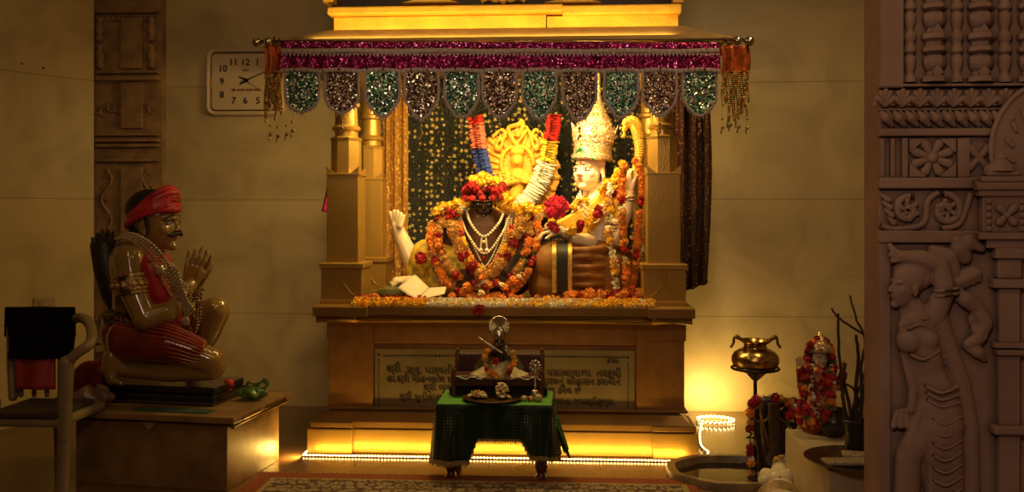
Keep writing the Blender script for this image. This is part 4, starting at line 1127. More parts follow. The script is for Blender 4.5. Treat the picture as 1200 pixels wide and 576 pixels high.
# black box-like slab under the statue
slab = thing('statue_base', 'black glossy slab with white piped edges under the kneeling statue', 'slab', T(200, 475, 4.95)-V((0, 0, 0)), DA)
slab.location.z = HD+.001
BLK = mat('black_lacquer', (.018, .013, .012), .25, 0, .3, 10, 0, coat=.5)
sx0, sx1 = -.37, .355
m = MB(); m.box((sx0, -.16, 0), (sx1, .2, .055), bev=.012); m.build('lower_tier', BLK, slab, False, local=True)
m = MB(); m.box((sx0+.02, -.145, .055), (sx1-.01, .19, .095), bev=.01); m.build('upper_tier', BLK, slab, False, local=True)
m = MB()
for i in range(42): m.ell((sx0+.01+i*(sx1-sx0-.02)/41, -.162, .012), .0035, 6, 4)
m.build('white_stitch', mat('stitch', (.3, .25, .2), .6), slab, local=True)
m = MB(); m.box((-.02, -.19, -.001), (.30, -.165, .008)); 
# ------------------------------------------------------------------ kneeling devotee statue
SK2 = mat('lacquered_skin', (.27, .16, .04), .18, 0, .25, 4, 0, coat=1)
SK2F = SK2
kd = thing('kneeling_statue', 'painted statue of a moustached kneeling man in a red turban, palms joined', 'statue', T(195, 455, 4.9))
kd.location.z = HD+.09
ZB = HD+.096
TD = 4.92
def K(px, py, d=0): return T(px, py, TD-d)
def kr(p): return p*TD/F      # pixels to metres
m = MB()
kh = K(184, 262, 0); KS = .315
KM = Matrix.Translation(kh) @ Matrix.Rotation(YAW+radians(78), 4, 'Z') @ Matrix.Rotation(radians(-2), 4, 'X') @ Matrix.Diagonal((KS*.95, KS, KS, 1))
m.M = KM; head_prims(m, 1.0); m.ell((0, -.36, .09), (.16, .06, .05)); m.M = None
m.cap(K(178, 278), K(164, 302), kr(17), kr(21))
# torso
m.chain([K(160, 308, 0), K(166, 335, 0), K(160, 365, 0), K(156, 385, 0)], [kr(31), kr(33), kr(27), kr(28)], 22)
m.ell(K(184, 322, 0), (kr(22), kr(30), kr(22)))
m.ell(K(153, 303, .15), kr(17)); m.ell(K(172, 303, -.16), kr(17))
# near arm
m.chain([K(152, 305, .17), K(156, 335, .20), K(170, 372, .22)], [kr(18.5), kr(16), kr(14)], 18)
m.chain([K(170, 373, .22), K(195, 366, .17), K(222, 334, .05)], [kr(14.5), kr(14), kr(8)], 18)
hand(m, K(222, 335, .035), (.22, .0, 1), (0, 1, 0), kr(47), .12, -1, .10, .45)
# far arm and hand pressed against it
m.chain([K(174, 306, -.17), K(192, 345, -.19), K(206, 372, -.16)], [kr(17), kr(14), kr(12)]); m.chain([K(206, 370, -.16), K(226, 338, -.04)], [kr(12), kr(8)])
hand(m, K(227, 336, -.03), (.30, .0, 1), (0, -1, 0), kr(46), .10, 1, .08, .4)
# near leg: thigh, knee, shin folded back, toes tucked
m.chain([K(152, 398, .12), K(200, 404, .18), K(247, 422, .16)], [kr(23), kr(19), kr(15)], 20)
m.ell(K(250, 428, .15), (kr(14.5), kr(14), kr(14)))
m.chain([K(249, 434, .15), K(200, 434, .14), K(142, 432, .13)], [kr(11), kr(13), kr(9.5)], 18)
m.chain([K(142, 430, .14), K(130, 418, .17), K(128, 432, .17), K(131, 445, .17)], [kr(9.5), kr(8.5), kr(8.5), kr(6)], 14)
for k in range(5): m.cap(K(131, 445, .14+.016*k), K(142, 449, .135+.018*k), kr(3.4), kr(2.8), 8)
# far leg: knee raised, foot planted
m.chain([K(168, 398, -.12), K(215, 380, -.15), K(252, 362, -.13)], [kr(25), kr(20), kr(15)], 20)
m.ell(K(255, 361, -.13), (kr(13), kr(13), kr(14)))
m.chain([K(256, 366, -.13), K(244, 392, -.13), K(228, 428, -.13), K(224, 440, -.13)], [kr(13.5), kr(13), kr(8), kr(8)], 18)
m.chain([K(224, 446, -.13), K(250, 448, -.13)], [kr(8), kr(6)])
m.body('body', SK2F, kd, .0055, 3)
head_features(KM, kd, mat('dull_eye_white', (.4, .33, .2), .2, 0, 0, 5, 0), EYED, LIP, .016, .95)
m = MB(); m.M = KM
m.chain([(0, -.415, -.175), (.08, -.41, -.185), (.16, -.37, -.21), (.22, -.33, -.19)], [.028, .04, .032, .012], 10); m.chain([(0, -.415, -.175), (-.08, -.41, -.185), (-.16, -.37, -.21), (-.22, -.33, -.19)], [.028, .04, .032, .012], 10)
m.build('moustache', HAIR, kd)
m = MB(); m.M = KM; m.ell((0, .13, .24), (.39, .43, .38), 24, 16); m.ell((0, .34, -.05), (.26, .16, .26), 20, 14); m.chain([(.34, -.02, .05), (.35, -.03, -.15)], [.05, .025]); m.chain([(-.34, -.02, .05), (-.35, -.03, -.15)], [.05, .025])
for i in range(40):
    a = i*2.4; z = .34+.25*((i*7 % 10)/10); r = .30*sqrt(max(0, 1-((z-.2)/.38)**2)); m.ell((r*cos(a)*1.1, .13+r*sin(a)*1.25, z), .05, 8, 6)
m.body('hair', HAIR, kd, .006, 1)
# turban
TUR = mat('red_turban_cloth', (.50, .018, .035), .38, 0, .35, 8, .25, 40)
m = MB(); m.M = KM
for k in range(5):
    z0 = .05+.062*k; R1 = .415-.012*k
    pts = [(R1*cos(a)*.98, .07+R1*sin(a)*1.12, z0-(.15+.025*k)*sin(a)+.02*cos(2*a+k)+.06) for a in [i*pi/12 for i in range(24)]]
    m.tube(pts, [.046+.014*sin(i*.8+k*2) for i in range(24)], 10, closed=True)
m.chain([(.36, .22, .06), (.30, .44, -.05), (.20, .50, -.18)], [.09, .12, .07]); m.chain([(.34, .3, .1), (.38, .36, -.12), (.34, .38, -.26)], [.08, .06, .03])
m.body('turban', TUR, kd, .005, 1)
m = MB(); m.M = KM
for q in (0, .06, .12): m.tube([(.43*cos(a), .07+.49*sin(a), .30+q-.1*sin(a)) for a in [-1.9+i*.12 for i in range(9)]], .008, 6)
m.build('turban_gold_thread', GOLD, kd)
# clothing
m = MB()
m.chain([K(150, 390, 0), K(153, 398, 0)], [kr(31), kr(30)], 22)
m.chain([K(152, 397, .12), K(196, 402, .185), K(226, 411, .17)], [kr(25.5), kr(22), kr(18.5)], 22)
m.chain([K(160, 398, -.12), K(205, 384, -.15), K(222, 378, -.14)], [kr(28), kr(24), kr(20)], 20)
m.body('red_dhoti', mat('red_lacquered_cloth', (.20, .02, .012), .22, 0, .35, 8, .2, 30, coat=.6), kd, .006, 3)
m = MB()
ax = [(K(134, 394, .10), 25), (K(152, 397, .12), 26), (K(196, 402, .185), 22.5), (K(226, 411, .17), 19), (K(238, 415, .165), 15)]
vw = (V((0, 0, H))-K(180, 400, .1)).normalized(); upv = V((0, 0, 1))
for k in range(12):
    th = radians(-62+k*12.5)
    m.tube(spline([c+(vw*cos(th)+upv*sin(th))*kr(r+.6) for c, r in ax], 6), .0042, 6)
m.build('dhoti_pleats', mat('red_pleat', (.36, .06, .025), .25, 0, .3, 8, 0, coat=.5), kd)
m = MB(); m.chain([K(160, 296, .13), K(176, 315, .18), K(186, 345, .16), K(198, 376, .13), K(215, 398, .12)], [kr(7), kr(12), kr(14), kr(12), kr(5)], 14); m.chain([K(150, 292, .0), K(165, 290, .09), K(176, 308, .14)], [kr(10), kr(11), kr(11)])
m.chain([K(182, 312, -.02), K(192, 345, .02), K(196, 380, .0)], [kr(20), kr(20), kr(18)], 16)
m.body('red_sash', mat('red_sash_cloth', (.40, .015, .02), .4, 0, .3, 8, .2, 40), kd, .006, 3)
# belt pattern at the back of the waist
m = MB(); m.chain([K(132, 372, .06), K(150, 380, .15), K(166, 384, .14)], [kr(11), kr(11), kr(9)], 14); m.body('waist_band', sequin('patterned_waist_cloth', [(.02, .015, .01), (.25, .18, .08), (.02, .01, .01), (.05, .03, .02)], 90, .4, .4, .5), kd, .007, 1)
# jewellery
m = MB(); c = K(155, 332, .19)
for k in range(5): bangle(m, K(154+k*.7, 323+k*5, .19), (.12, -.05, -1), kr(19.0), kr(2.8))
for i in range(14):
    a = i*2*pi/14; s_, u_, _ = frame(V((.12, -.05, -1))); m.ell(K(155.5, 333, .19)+(s_*cos(a)+u_*sin(a))*kr(19.5), kr(4.6), 10, 8)
m.ell(K(157, 330, .19)+V((.02, -kr(19), 0)), (kr(7), kr(3), kr(9)))
m.build('armlet', mat('tarnished_gilt', (.60, .42, .16), .25, .8, .5, 60, .5), kd)
BE = mat('yellowed_beads', (.42, .32, .17), .22, .1, .2, 40, 0, coat=.5)
m = MB()
def strand(l, r, off=0): beads(m, spline([K(*p) for p in l], 8), r)
for k in range(4):
    strand([(136+k*2, 280-k*1.2, .09+.0*k), (150+k*2, 280-k*2, .175), (166+k*3.4, 291-k*2.2, .215), (180+k*4, 310-k*3, .215), (192+k*4, 332-k*4, .20), (208+k*4.5, 356-k*6, .16)], kr(2.1))
for k in range(5):
    strand([(196+k*3, 308+k*2, .2), (202+k*2.6, 330+k, .20), (212+k*2, 352, .18), (219+k*2.4, 372-k*2, .15)], kr(1.9))
m.build('pearl_strands', BE, kd)
m = MB()
def strand2(l, r): beads(m, spline([K(*p) for p in l], 8), r)
strand2([(218, 334, .08), (222, 352, .12), (220, 375, .13), (226, 392, .12), (233, 378, .1), (235, 355, .08), (236, 338, .06)], kr(2))
strand2([(214, 340, .10), (213, 365, .14), (216, 388, .13), (224, 398, .12), (231, 380, .11), (230, 352, .10), (229, 338, .07)], kr(1.7))
strand2([(216, 336, .08), (226, 350, .1), (233, 345, .09), (239, 337, .05)], kr(2.2))
strand2([(222, 336, .09), (225, 362, .13), (229, 374, .12), (232, 360, .11), (233, 340, .08)], kr(1.6))
m.build('prayer_beads', mat('dark_beads', (.22, .13, .05), .2, .3, .4, 40, 0, coat=.5), kd)
m = MB()
for x, y, d in ((187, 317, .235), (217, 376, .17)): m.ell(K(x, y, d), (kr(5.4), kr(2), kr(5.4)), 18, 10); 
split_islands(m.build('medallion', BE, kd))
m = MB()
m.M = KM; m.ell((.37, .03, -.18), (.04, .07, .07)); m.tube([(.38, .04+.09*cos(a), -.27+.10*sin(a)) for a in [i*pi/8 for i in range(16)]], .018, 8, closed=True); m.M = None
m.build('earring', BE, kd)
# dark quiver slung on the back with a ribbed tuft
m = MB(); m.chain([K(122, 292, -.06), K(126, 318, -.04), K(134, 345, -.03), K(146, 375, 0)], [kr(15), kr(15), kr(14), kr(10)], 18)
m.ell(K(119, 288, -.06), (kr(13), kr(13), kr(11))); m.body('quiver', mat('black_quiver_cloth', (.022, .016, .014), .5, 0, .4, 12, .2), kd, .007, 2)
m = MB()
for k, (x0, y0, x1, y1) in enumerate(((112, 287, 108, 279), (116, 284, 114, 273), (120, 283, 120, 270), (124, 283, 127, 269), (128, 284, 133, 271), (131, 287, 138, 276))):
    a, b = K(x0, y0, -.02-.01*(k % 2)), K(x1, y1, -.0+.01*(k % 2)); m.chain([a, (a+b)/2+V((0, 0, .004)), b], [kr(3.4), kr(3), kr(1.6)], 10)
m.build('quiver_tuft', mat('gilt_black', (.11, .08, .045), .35, .3, .5, 40, .3), kd)

# ------------------------------------------------------------------ little things around the statue
RED2 = mat('dark_red_cloth', (.30, .015, .012), .6, 0, .4, 8, .3)
def dz(p): p = V(p); p.z = HD; return p
m = MB(); a = dz(T(105, 455, 4.95)); m.ell(a+V((0, 0, .11)), (.09, .09, .10), 20, 14); m.ell(a+V((.05, 0, .16)), (.08, .07, .05)); m.ell(a+V((.10, .04, .2)), (.07, .05, .03)); m.ell(a+V((0, -.02, .03)), (.11, .09, .04))
tag(m.body('folded_red_cloth', RED2, None, .008, 3, origin=a), 'crumpled dark red cloth on the wooden platform behind the kneeling statue', 'cloth')
m = MB(); a = dz(T(108, 470, 4.72))
rnd = random.Random(4)
def bagf(u, v):
    an = u*2*pi; r = (.075*sin(pi*(.12+v*.85))**.6)*(1+.22*sin(an*5+v*4)+.1*sin(an*11)); return a+V((r*1.25*cos(an), r*sin(an), .012+v*.10+.01*sin(an*3)))
m.grid(bagf, 48, 14); o = m.build('plastic_bag', mat('cloudy_plastic', (.30, .18, .13), .3, 0, .4, 20, .5, 60), solid=.002); tag(o, 'crumpled clear plastic bag on the wooden platform beside the chair', 'bag')
m = MB(); a = dz(T(296, 452, 4.90)); b0 = a+V((0, 0, .035))
def bagg(u, v):
    an = u*2*pi; r = .052*sin(pi*(.06+v*.9))**.7*(1+.18*sin(an*5+v*5)+.08*sin(an*13)); return a+V((r*1.5*cos(an), r*sin(an), .004+v*.075))
m.grid(bagg, 44, 14)
for q, l in ((1, [(.0, 0, .07), (.02, 0, .085), (.05, .0, .10), (.075, 0, .115), (.07, 0, .09)]), (2, [(-.03, 0, .07), (-.02, -.01, .10), (.01, 0, .09), (.04, 0, .085)]), (3, [(.03, -.01, .07), (.07, 0, .07), (.085, 0, .10), (.06, 0, .12)])):
    m.tube(spline([a+V(p) for p in l], 6), [.008]*(len(l)*6-5), 7)
o = m.build('green_plastic_bag', mat('green_plastic', (.10, .20, .03), .25, 0, .6, 14, .6, 50, coat=.4)); tag(o, 'small knotted green plastic bag at the right end of the platform', 'bag')
m = MB(); a = dz(T(268, 441, 4.92)); m.ell(a+V((0, 0, .085)), (.03, .025, .03)); m.ell(a+V((0, 0, .04)), (.02, .02, .045))
tag(m.build('red_flower', REDROSE), 'small red flower on the platform in front of the statue knee', 'flower')
m = MB(); m.M = DM; m.box((-.55, .02, HD), (-.12, .10, HD+.006)); m.M = None
tag(m.build('paper_leaflet', mat('blue_leaflet', (.05, .09, .08), .5), None, False), 'thin dark leaflet lying at the front edge of the platform', 'leaflet')

# switch plate on the left wall behind the chair
tt = 5.60
c = T(68, 358, 5.92); du = (p1-p0).normalized(); nn = V((du.y, -du.x, 0))
cw_ = p0+du*((T(68, 358, 5.9)-p0).dot(du)); cw_.z = c.z
sp_ = thing('switch_plate', 'small pale switch plate low on the left wall above the chair', 'switch')
sp_.location = cw_+nn*.002; sp_.rotation_euler = (0, 0, atan2(du.y, du.x))
MB().box((-.07, -.012, -.045), (.07, 0, .045), bev=.004).build('plate', mat('old_plastic', (.38, .28, .15), .45), sp_, False, local=True)
MB().box((-.04, -.018, -.02), (-.01, -.01, .02), bev=.003).build('rocker', mat('old_plastic_dark', (.3, .22, .12), .4), sp_, False, local=True)

# ------------------------------------------------------------------ plastic armchair with a black cloth
CHM = mat('pale_plastic', (.28, .20, .11), .4, 0, .2, 6, 0)
ch = thing('plastic_armchair', 'pale plastic armchair with a black cloth hung over its back, left edge', 'chair', T(45, 576, 4.42))
ch.location.z = 0
def Q(px, py, t): return T(px, py, t)
m = MB(); m.chain([Q(72, 576+14, 4.28), Q(75, 520, 4.28), Q(76, 470, 4.28), Q(78, 425, 4.28)], [.030, .032, .034, .036], 12, ); lf = m.build('front_leg', CHM, ch)
m = MB(); m.chain([Q(-20, 590, 4.28), Q(-20, 470, 4.28), Q(-22, 425, 4.28)], [.030, .034, .036], 12); m.build('front_leg', CHM, ch)
m = MB(); m.chain([Q(70, 558, 4.75), Q(68, 470, 4.72)], [.024, .026], 10); m.build('rear_leg', CHM, ch)
m = MB(); m.chain([Q(-12, 558, 4.75), Q(-6, 470, 4.72)], [.028, .03], 10); m.build('rear_leg', CHM, ch)
def arm(sg, x0):
    f = lambda px, py, t: Q(x0+sg*px, py, t)
    m = MB(); m.chain(spline([f(0, 376, 4.75), f(12, 372, 4.65), f(22, 378, 4.5), f(26, 392, 4.38), f(22, 404, 4.3), f(10, 412, 4.28), f(-2, 424, 4.28)], 5), [.026]*31, 12, flat=None)
    return m.body('armrest', CHM, ch, .007, 2)
arm(1, 82); arm(-1, -16)
m = MB(); a, b = Q(-22, 463, 4.27), Q(76, 463, 4.27)
m.box((a.x, a.y, .385), (b.x, a.y+.42, .43), bev=.015); m.build('seat', CHM, ch, False)
m = MB(); m.box((a.x+.02, a.y-.005, .425), (b.x-.03, a.y+.36, .455), bev=.012); m.build('seat_cushion', mat('dark_cushion', (.05, .025, .02), .7, 0, .5, 20, .4), ch, False)
m = MB()
m.chain([Q(15, 465, 4.66), Q(13, 420, 4.70), Q(12, 372, 4.74)], [.022, .022, .02]); m.chain([Q(73, 465, 4.66), Q(78, 420, 4.70), Q(82, 372, 4.74)], [.022, .022, .02]); m.chain([Q(12, 366, 4.74), Q(47, 362, 4.76), Q(83, 366, 4.74)], [.022, .022, .022])
for k in range(4): m.chain([Q(25+k*15, 463, 4.67), Q(24+k*15.5, 368, 4.75)], [.012, .012])
m.body('backrest', CHM, ch, .006, 1)
m = MB(); m.grid(lambda u, v: Q(18+45*u, 456-45*v, 4.60+.06*v)+V((0, .01*sin(u*8), 0)), 12, 8)
tag(m.build('red_cushion_cloth', mat('red_seat_cloth', (.33, .02, .012), .6, 0, .2, 8, .3), solid=.02), 'red cloth on the armchair seat, below the black cloth', 'cloth')
m = MB()
def bk_(u, v):
    x = 7+(80)*u+(-1.5+3*u)*(v); 
    if v < .5: w = v/.5; return Q(x+1.5*sin(w*5+u*6)+(2*u-1)*(1-w)*-2, 420-58*w, 4.62+.06*w)+V((0, .012*sin(u*12+w*2), 0))
    w = (v-.5)/.5
    if w < .2: return Q(x, 362-1.5*sin(w*5*pi), 4.68+.5*w)
    return Q(x, 362+40*(w-.2), 4.80)
m.grid(bk_, 30, 40)
tag(m.build('black_cloth', mat('black_towel', (.007, .006, .006), .95, 0, .3, 30, .6, 200, spec=.1), solid=.012), 'black cloth draped over the back of the plastic armchair', 'cloth')
# ------------------------------------------------------------------ small table with the green cloth
tY0 = T(578, 473, 4.66).y; tzt = .41
xl, xr = T(513, 473, 4.66).x, T(645, 473, 4.66).x
tY1 = tY0+.36
tb = thing('small_table', 'small low dark wooden table with turned legs under a green cloth', 'table', ((xl+xr)/2, (tY0+tY1)/2, 0))
DW = mat('dark_red_wood', (.12, .03, .012), .3, 0, .3, 12, .2)
m = MB(); m.box((xl+.01, tY0+.01, tzt-.035), (xr-.01, tY1-.01, tzt-.006), bev=.004); m.build('tabletop', DW, tb, False)
for x in (xl+.06, xr-.05):
    for y in (tY0+.06, tY1-.06):
        MB().lathe([(.03, 0), (.032, .02), (.022, .04), (.034, .075), (.034, .10), (.022, .13), (.036, .17), (.038, .2), (.03, .24), (.032, tzt-.04)], (x, y, 0), 18).build('leg', DW, tb)
gc = thing('green_tablecloth', 'green cloth with beaded net skirt and gold lace hem on the small table', 'tablecloth', ((xl+xr)/2, (tY0+tY1)/2, tzt))
m = MB(); m.box((xl-.008, tY0-.008, tzt-.003), (xr+.008, tY1+.004, tzt+.005), bev=.003); m.build('top_cloth', mat('green_satin', (.10, .33, .035), .5, 0, .25, 10, .15, 120), gc, False)
NET = spotted('green_beaded_net', (.005, .028, .014), (.75, .80, .45), 62, .22, .8, .3, .05)
per = [V((xl-.012, tY1, 0)), V((xl-.012, tY0-.014, 0)), V((xr+.012, tY0-.014, 0)), V((xr+.012, tY1, 0))]
segs = [(per[i+1]-per[i]).length for i in range(3)]; tot = sum(segs)
def peri(u):
    s = u*tot
    for i in range(3):
        if s <= segs[i] or i == 2: return per[i]+(per[i+1]-per[i])*min(1, s/segs[i]), i, s/segs[i]
        s -= segs[i]
def hemlen(u):
    s = u*tot; f = (s-segs[0])/segs[1]    # 0..1 on the front
    if f < 0: return .30+.02*f
    if f > 1: return .27-.03*min(1, f-1)
    if f < .28: return .30
    if f < .36: return .30-(f-.28)/.08*.12
    if f < .74: return .18
    if f < .82: return .18+(f-.74)/.08*.09
    return .27
def skirt(u, v, out=.0):
    p, i, f = peri(u); L = hemlen(u); nrm = [V((-1, 0, 0)), V((0, -1, 0)), V((1, 0, 0))][i]
    s = u*tot; side = (abs((s-segs[0])/segs[1]-.5) > .22)
    a = (.005+.014*v) if side else .003
    # ease corners
    fold = a*(1+sin(s*46))*.8+.012*v*(1 if i != 1 else 0)
    zz = tzt-v*L
    return V((p.x, p.y, zz))+nrm*(fold+out)
m = MB(); m.grid(lambda u, v: skirt(u, v), 200, 20); sk_ = m.build('net_skirt', NET, gc, solid=.002)
GL = mat('gold_lace', (.42, .30, .11), .6, .2, .5, 120, .5)
m = MB(); m.grid(lambda u, v: skirt(u, 1-.035+.075*v, .002), 200, 3)
for i in range(120):
    q = skirt((i+.5)/120, 1.04); m.cap(q, q+V((random.uniform(-.004, .004), 0, -.012)), .004, .002, 5)
m.build('lace_hem', GL, gc)
m = MB(); m.grid(lambda u, v: skirt(u, .10+.03*v, .002), 160, 1); m.build('bead_row', spotted('bead_row_cloth', (.005, .02, .01), (.42, .42, .25), 110, .2, .8, .3, .1), gc)
m = MB()
def gap(u, v):   # loose green corner at the right
    return V((xr+.03+.07*v*(1-u*.3), tY0+.02+.16*u, tzt-.10-.17*v-.02*sin(u*9)))+V((.012*sin(u*12), 0, 0))
m.grid(gap, 14, 10); m.build('loose_corner', mat('green_gauze', (.03, .16, .03), .5, 0, .4, 10, .2), gc, solid=.003)

# ------------------------------------------------------------------ little throne with the small idol
ty = tY1-.10
def U(px, py, Y=None): return W(px, py, Y or ty)
tr = thing('miniature_throne', 'miniature dark red carved throne seat at the back of the green table', 'throne', V((U(584, 450).x, ty, tzt+.005)))
RW = mat('dark_maroon_velvet', (.05, .010, .006), .4, 0, .4, 30, .3)
xa_, xb_ = U(532, 450).x, U(637, 450).x
zt = tzt+.005
m = MB(); m.box((xa_, ty-.09, zt+.055), (xb_, ty+.09, zt+.115), bev=.012); m.build('seat', RW, tr, False)
m = MB(); m.box((xa_+.01, ty+.07, zt+.11), (xb_-.01, ty+.10, zt+.215), bev=.012); m.build('backrest', RW, tr, False)
for x in (xa_+.01, xb_-.01):
    for y in (ty-.08, ty+.08):
        MB().lathe([(.012, 0), (.016, .01), (.01, .025), (.016, .05), (.016, .12), (.010, .13), (.014, .145), (.004, .165)] if y < ty else [(.012, 0), (.014, .1), (.014, .21), (.008, .22), (.013, .235), (.003, .25)], (x, y, zt), 14).build('post', mat('carved_wood', (.10, .028, .012), .3, 0, .3, 30, .3) if 'carved_wood' not in bpy.data.materials else bpy.data.materials['carved_wood'], tr)
m = MB()
m.tube([(xa_+.01, ty-.092, zt+.112+.004*sin(i*1.3)) if False else (xa_+.012+(xb_-xa_-.024)*i/30, ty-.094, zt+.105+.007*sin(i*1.2)) for i in range(31)], .004, 6); m.build('silver_edging', SILVER, tr)
m = MB(); m.box((xa_-.02, ty-.06, zt), (xb_+.02, ty+.08, zt+.05), bev=.01); tag(m.build('black_cloth', mat('black_velvet', (.008, .008, .007), .9), None, False), 'folded black cloth under the miniature throne on the green table', 'cloth')
# small black-faced idol
si = thing('small_idol', 'small dark faced flute playing idol with silver halo crown on the miniature throne', 'idol', U(585, 440, ty-.02))
si.location.z = zt+.116; yi = ty-.02
def I(px, py, d=0): return W(px, py, yi-d)
IM = Matrix.Translation(I(585, 402)) @ Matrix.Diagonal((.085, .085, .085, 1))
m = MB(); m.M = IM; head_prims(m); m.M = None
m.chain([I(585, 412), I(585, 424), I(585, 432)], [.035, .032, .04]); m.chain([I(577, 412), I(571, 420, .02), I(577, 411, .06)], [.014, .012, .009]); m.chain([I(593, 412), I(598, 420, .02), I(588, 414, .06)], [.014, .012, .009])
m.body('body', DARK, si, .003, 2); head_features(IM, si, EYEW, EYED, LIP, .012, 1.0, False)
m = MB()
m.lathe([(.118, -.0), (.125, .010), (.105, .025), (.07, .055), (.04, .085)], I(585, 441), 36, 1.35, .75, wob=lambda a, i: 1+.07*sin(14*a)*(1 if i < 3 else 0)); m.build('silver_skirt', mat('silver_cloth', (.50, .42, .26), .35, .5, .4, 50, .5), si)
m = MB()
def wing(s):
    m.grid(lambda u, v: I(585+s*(7+u*24-3*v), 404+u*30*(.5+.5*u)+v*10, -.02+.03*v), 8, 6)
wing(1); wing(-1); m.build('cape', mat('green_grey_cape', (.10, .085, .035), .45, .3, .4, 30, .2), si, solid=.004)
m = MB(); m.tube([I(585+9.5*cos(a), 383-10.5*sin(a), -.005) for a in [i*pi/14-.6 for i in range(32)]], .006, 8, closed=False)
for i in range(26):
    a = -.6+i*4.3/25; a0_ = I(585+3*cos(a), 383-3*sin(a)); b0_ = I(585+11*cos(a), 383-12*sin(a)); m.cap(a0_, b0_, .004, .007, 6); m.ell(b0_, .006, 8, 6)
m.build('halo_crown', SILVER, si)
m = MB(); m.lathe([(.035, 0), (.037, .01), (.034, .03), (.026, .05), (.010, .065)], I(585, 396), 20); m.ell(I(585, 385, .02), .008); m.build('cap', SILVER, si)
m = MB(); m.cap(I(561, 395, .06), I(589, 414, .06), .005, .005); m.build('flute', SILVER, si)
mini = [(FO, 'orange_marigold'), (FY, 'yellow_marigold'), (FW, 'white_blossom'), (FR, 'red_rose')]
garland('small orange and cream garland hung round the small idol on the table', [I(571, 411, .05), I(568, 422, .07), I(572, 434, .08), I(585, 441, .085), (I(597, 434, .08)), I(602, 423, .07), I(600, 411, .05)], [FO, FO, FY, FC, FW, FC, FR, FO], .017, .017, .3)
g = thing('red_flower_tuft', 'red flower tuft at the chest of the small idol', 'flowers', I(581, 424, .07))
for i in range(4): inst('red_rose', FR, g, I(579+i % 2*3, 421+i//2*3, .065), (i, i, 0), .6)
# silver lamp stand
la = thing('silver_lamp', 'small silver lamp with flower-shaped finial at the right of the miniature throne', 'lamp', V((U(627, 452, tY0+.12).x, tY0+.12, tzt+.005)))
lx, ly = la.location.x, la.location.y; z0 = tzt+.005
m = MB(); m.lathe([(.026, 0), (.028, .006), (.014, .012), (.020, .022), (.026, .035), (.020, .05), (.008, .056), (.006, .07), (.010, .075), (.006, .08), (.005, .15)], (lx, ly, z0), 20); m.build('stand', SILVER, la)
m = MB(); zc = z0+.178
for i in range(9):
    a = i*2*pi/9; m.ell((lx+.024*cos(a), ly, zc+.026*sin(a)), (.010, .006, .012), 10, 8)
m.ell((lx, ly-.004, zc), (.014, .008, .014)); m.cap((lx, ly, zc-.03), (lx, ly, z0+.148), .008, .005); m.build('flower_finial', SILVER, la)
# tray with sweets
tcn = V((W(577, 462, tY0+.10).x, tY0+.10, tzt+.006))
ty_ = thing('round_tray', 'round dark metal tray holding sweets at the front of the green table', 'tray', tcn)
MB().lathe([(.12, 0), (.14, .003), (.158, .014), (.162, .016), (.16, .019), (.14, .008), (.02, .006)], tcn, 40).build('dish', BRASS_D, ty_)
SW = mat('pale_sweets', (.62, .48, .24), .6, 0, .35, 40, .4)
def mound(nm, px, n, w, hgt, label, mm):
    g = thing(nm, label, 'sweets', tcn+V((W(px, 460, tY0+.10).x-tcn.x, -.0, .012))); rnd = random.Random(px)
    for i in range(n):
        b = MB(); u = i/n; a = i*2.4; r = w*sqrt(1-u)*(.3+.7*rnd.random()); c_ = g.location+V((r*cos(a), r*sin(a)*.8, .006+hgt*u))
        b.ell(c_, (rnd.uniform(.012, .02), rnd.uniform(.012, .018), rnd.uniform(.008, .013)), 12, 8, Matrix.Rotation(rnd.uniform(-.6, .6), 3, 'Y'))
        b.build('sweet_piece', mm, g)
mound('sweets', 560, 16, .05, .02, 'low heap of small yellow and pale sweets at the left of the tray', SW)
mound('sweets', 588, 24, .045, .07, 'taller heap of cream coloured sweets at the right of the tray', SW)
for i in range(6): tag(inst('yellow_marigold', (FY, FL, FW)[i % 3], None, tcn+V((W(560, 460, tY0+.10).x-tcn.x+random.uniform(-.045, .045), -.02+random.uniform(-.03, .03), .045)), (i, 0, i), .5), 'tiny blossom scattered over the low heap of sweets', 'flower', 'blossoms on the sweets')
for px, py, r, mm, lab in ((614.5, 461, .016, mat('pale_fruit', (.55, .40, .18), .4), 'pale round fruit beside the tray on the green table, nearest the tray'), (621, 457, .014, REDROSE, 'small red flower bud among the round fruits on the green table'),
                       (622, 463, .015, CREAM, 'cream flower bud in front of the red one on the green table'), (631, 459, .020, mat('pale_lime', (.48, .38, .14), .4), 'largest round fruit at the right front of the green table')):
    c_ = W(px, py, tY0+.07); c_.z = tzt+.005+r; tag(MB().ell(c_, (r*1.1, r, r), 20, 14).build('fruit' if 'fruit' in lab else 'flower_bud', mm), lab, 'fruit' if 'fruit' in lab else 'flower')
# ------------------------------------------------------------------ led strips
LEDM = mat('led_light', (1, .7, .3), .4, 0, 0, 5, 0, emit=(1, .62, .2), es=22)
LEDC = mat('led_coil_light', (1, .7, .3), .4, 0, 0, 5, 0, emit=(1, .70, .28), es=16)
TAPE = mat('led_tape', (.25, .2, .12), .4, 0, .1, 5, 0)
yl = YS-.075
led = thing('light_strip', 'glowing warm led strip laid along the foot of the shrine', 'light strip', (wx(590, yl), yl, 0))
m = MB(); m.box((wx(354, yl), yl-.006, 0), (wx(822, yl), yl+.006, .006)); a = V((wx(354, yl), yl, 0)); b = V((wx(822, yl), yl, 0))
m.box((a.x, yl, 0), (a.x+.012, yl+.36, .006)); m.box((b.x-.012, yl, 0), (b.x, yl+.36, .006)); m.build('tape', TAPE, led, False)
m = MB(); n_ = 120
for i in range(n_): m.ell((a.x+(b.x-a.x)*(i+.5)/n_, yl-.002, .010), (.0065, .005, .004), 6, 4)
for x in (a.x+.006, b.x-.006):
    for i in range(18): m.ell((x, yl+.02+.02*i, .010), (.005, .0065, .004), 6, 4)
lp = m.build('led_row', LEDM, led); lp['kind'] = 'stuff'
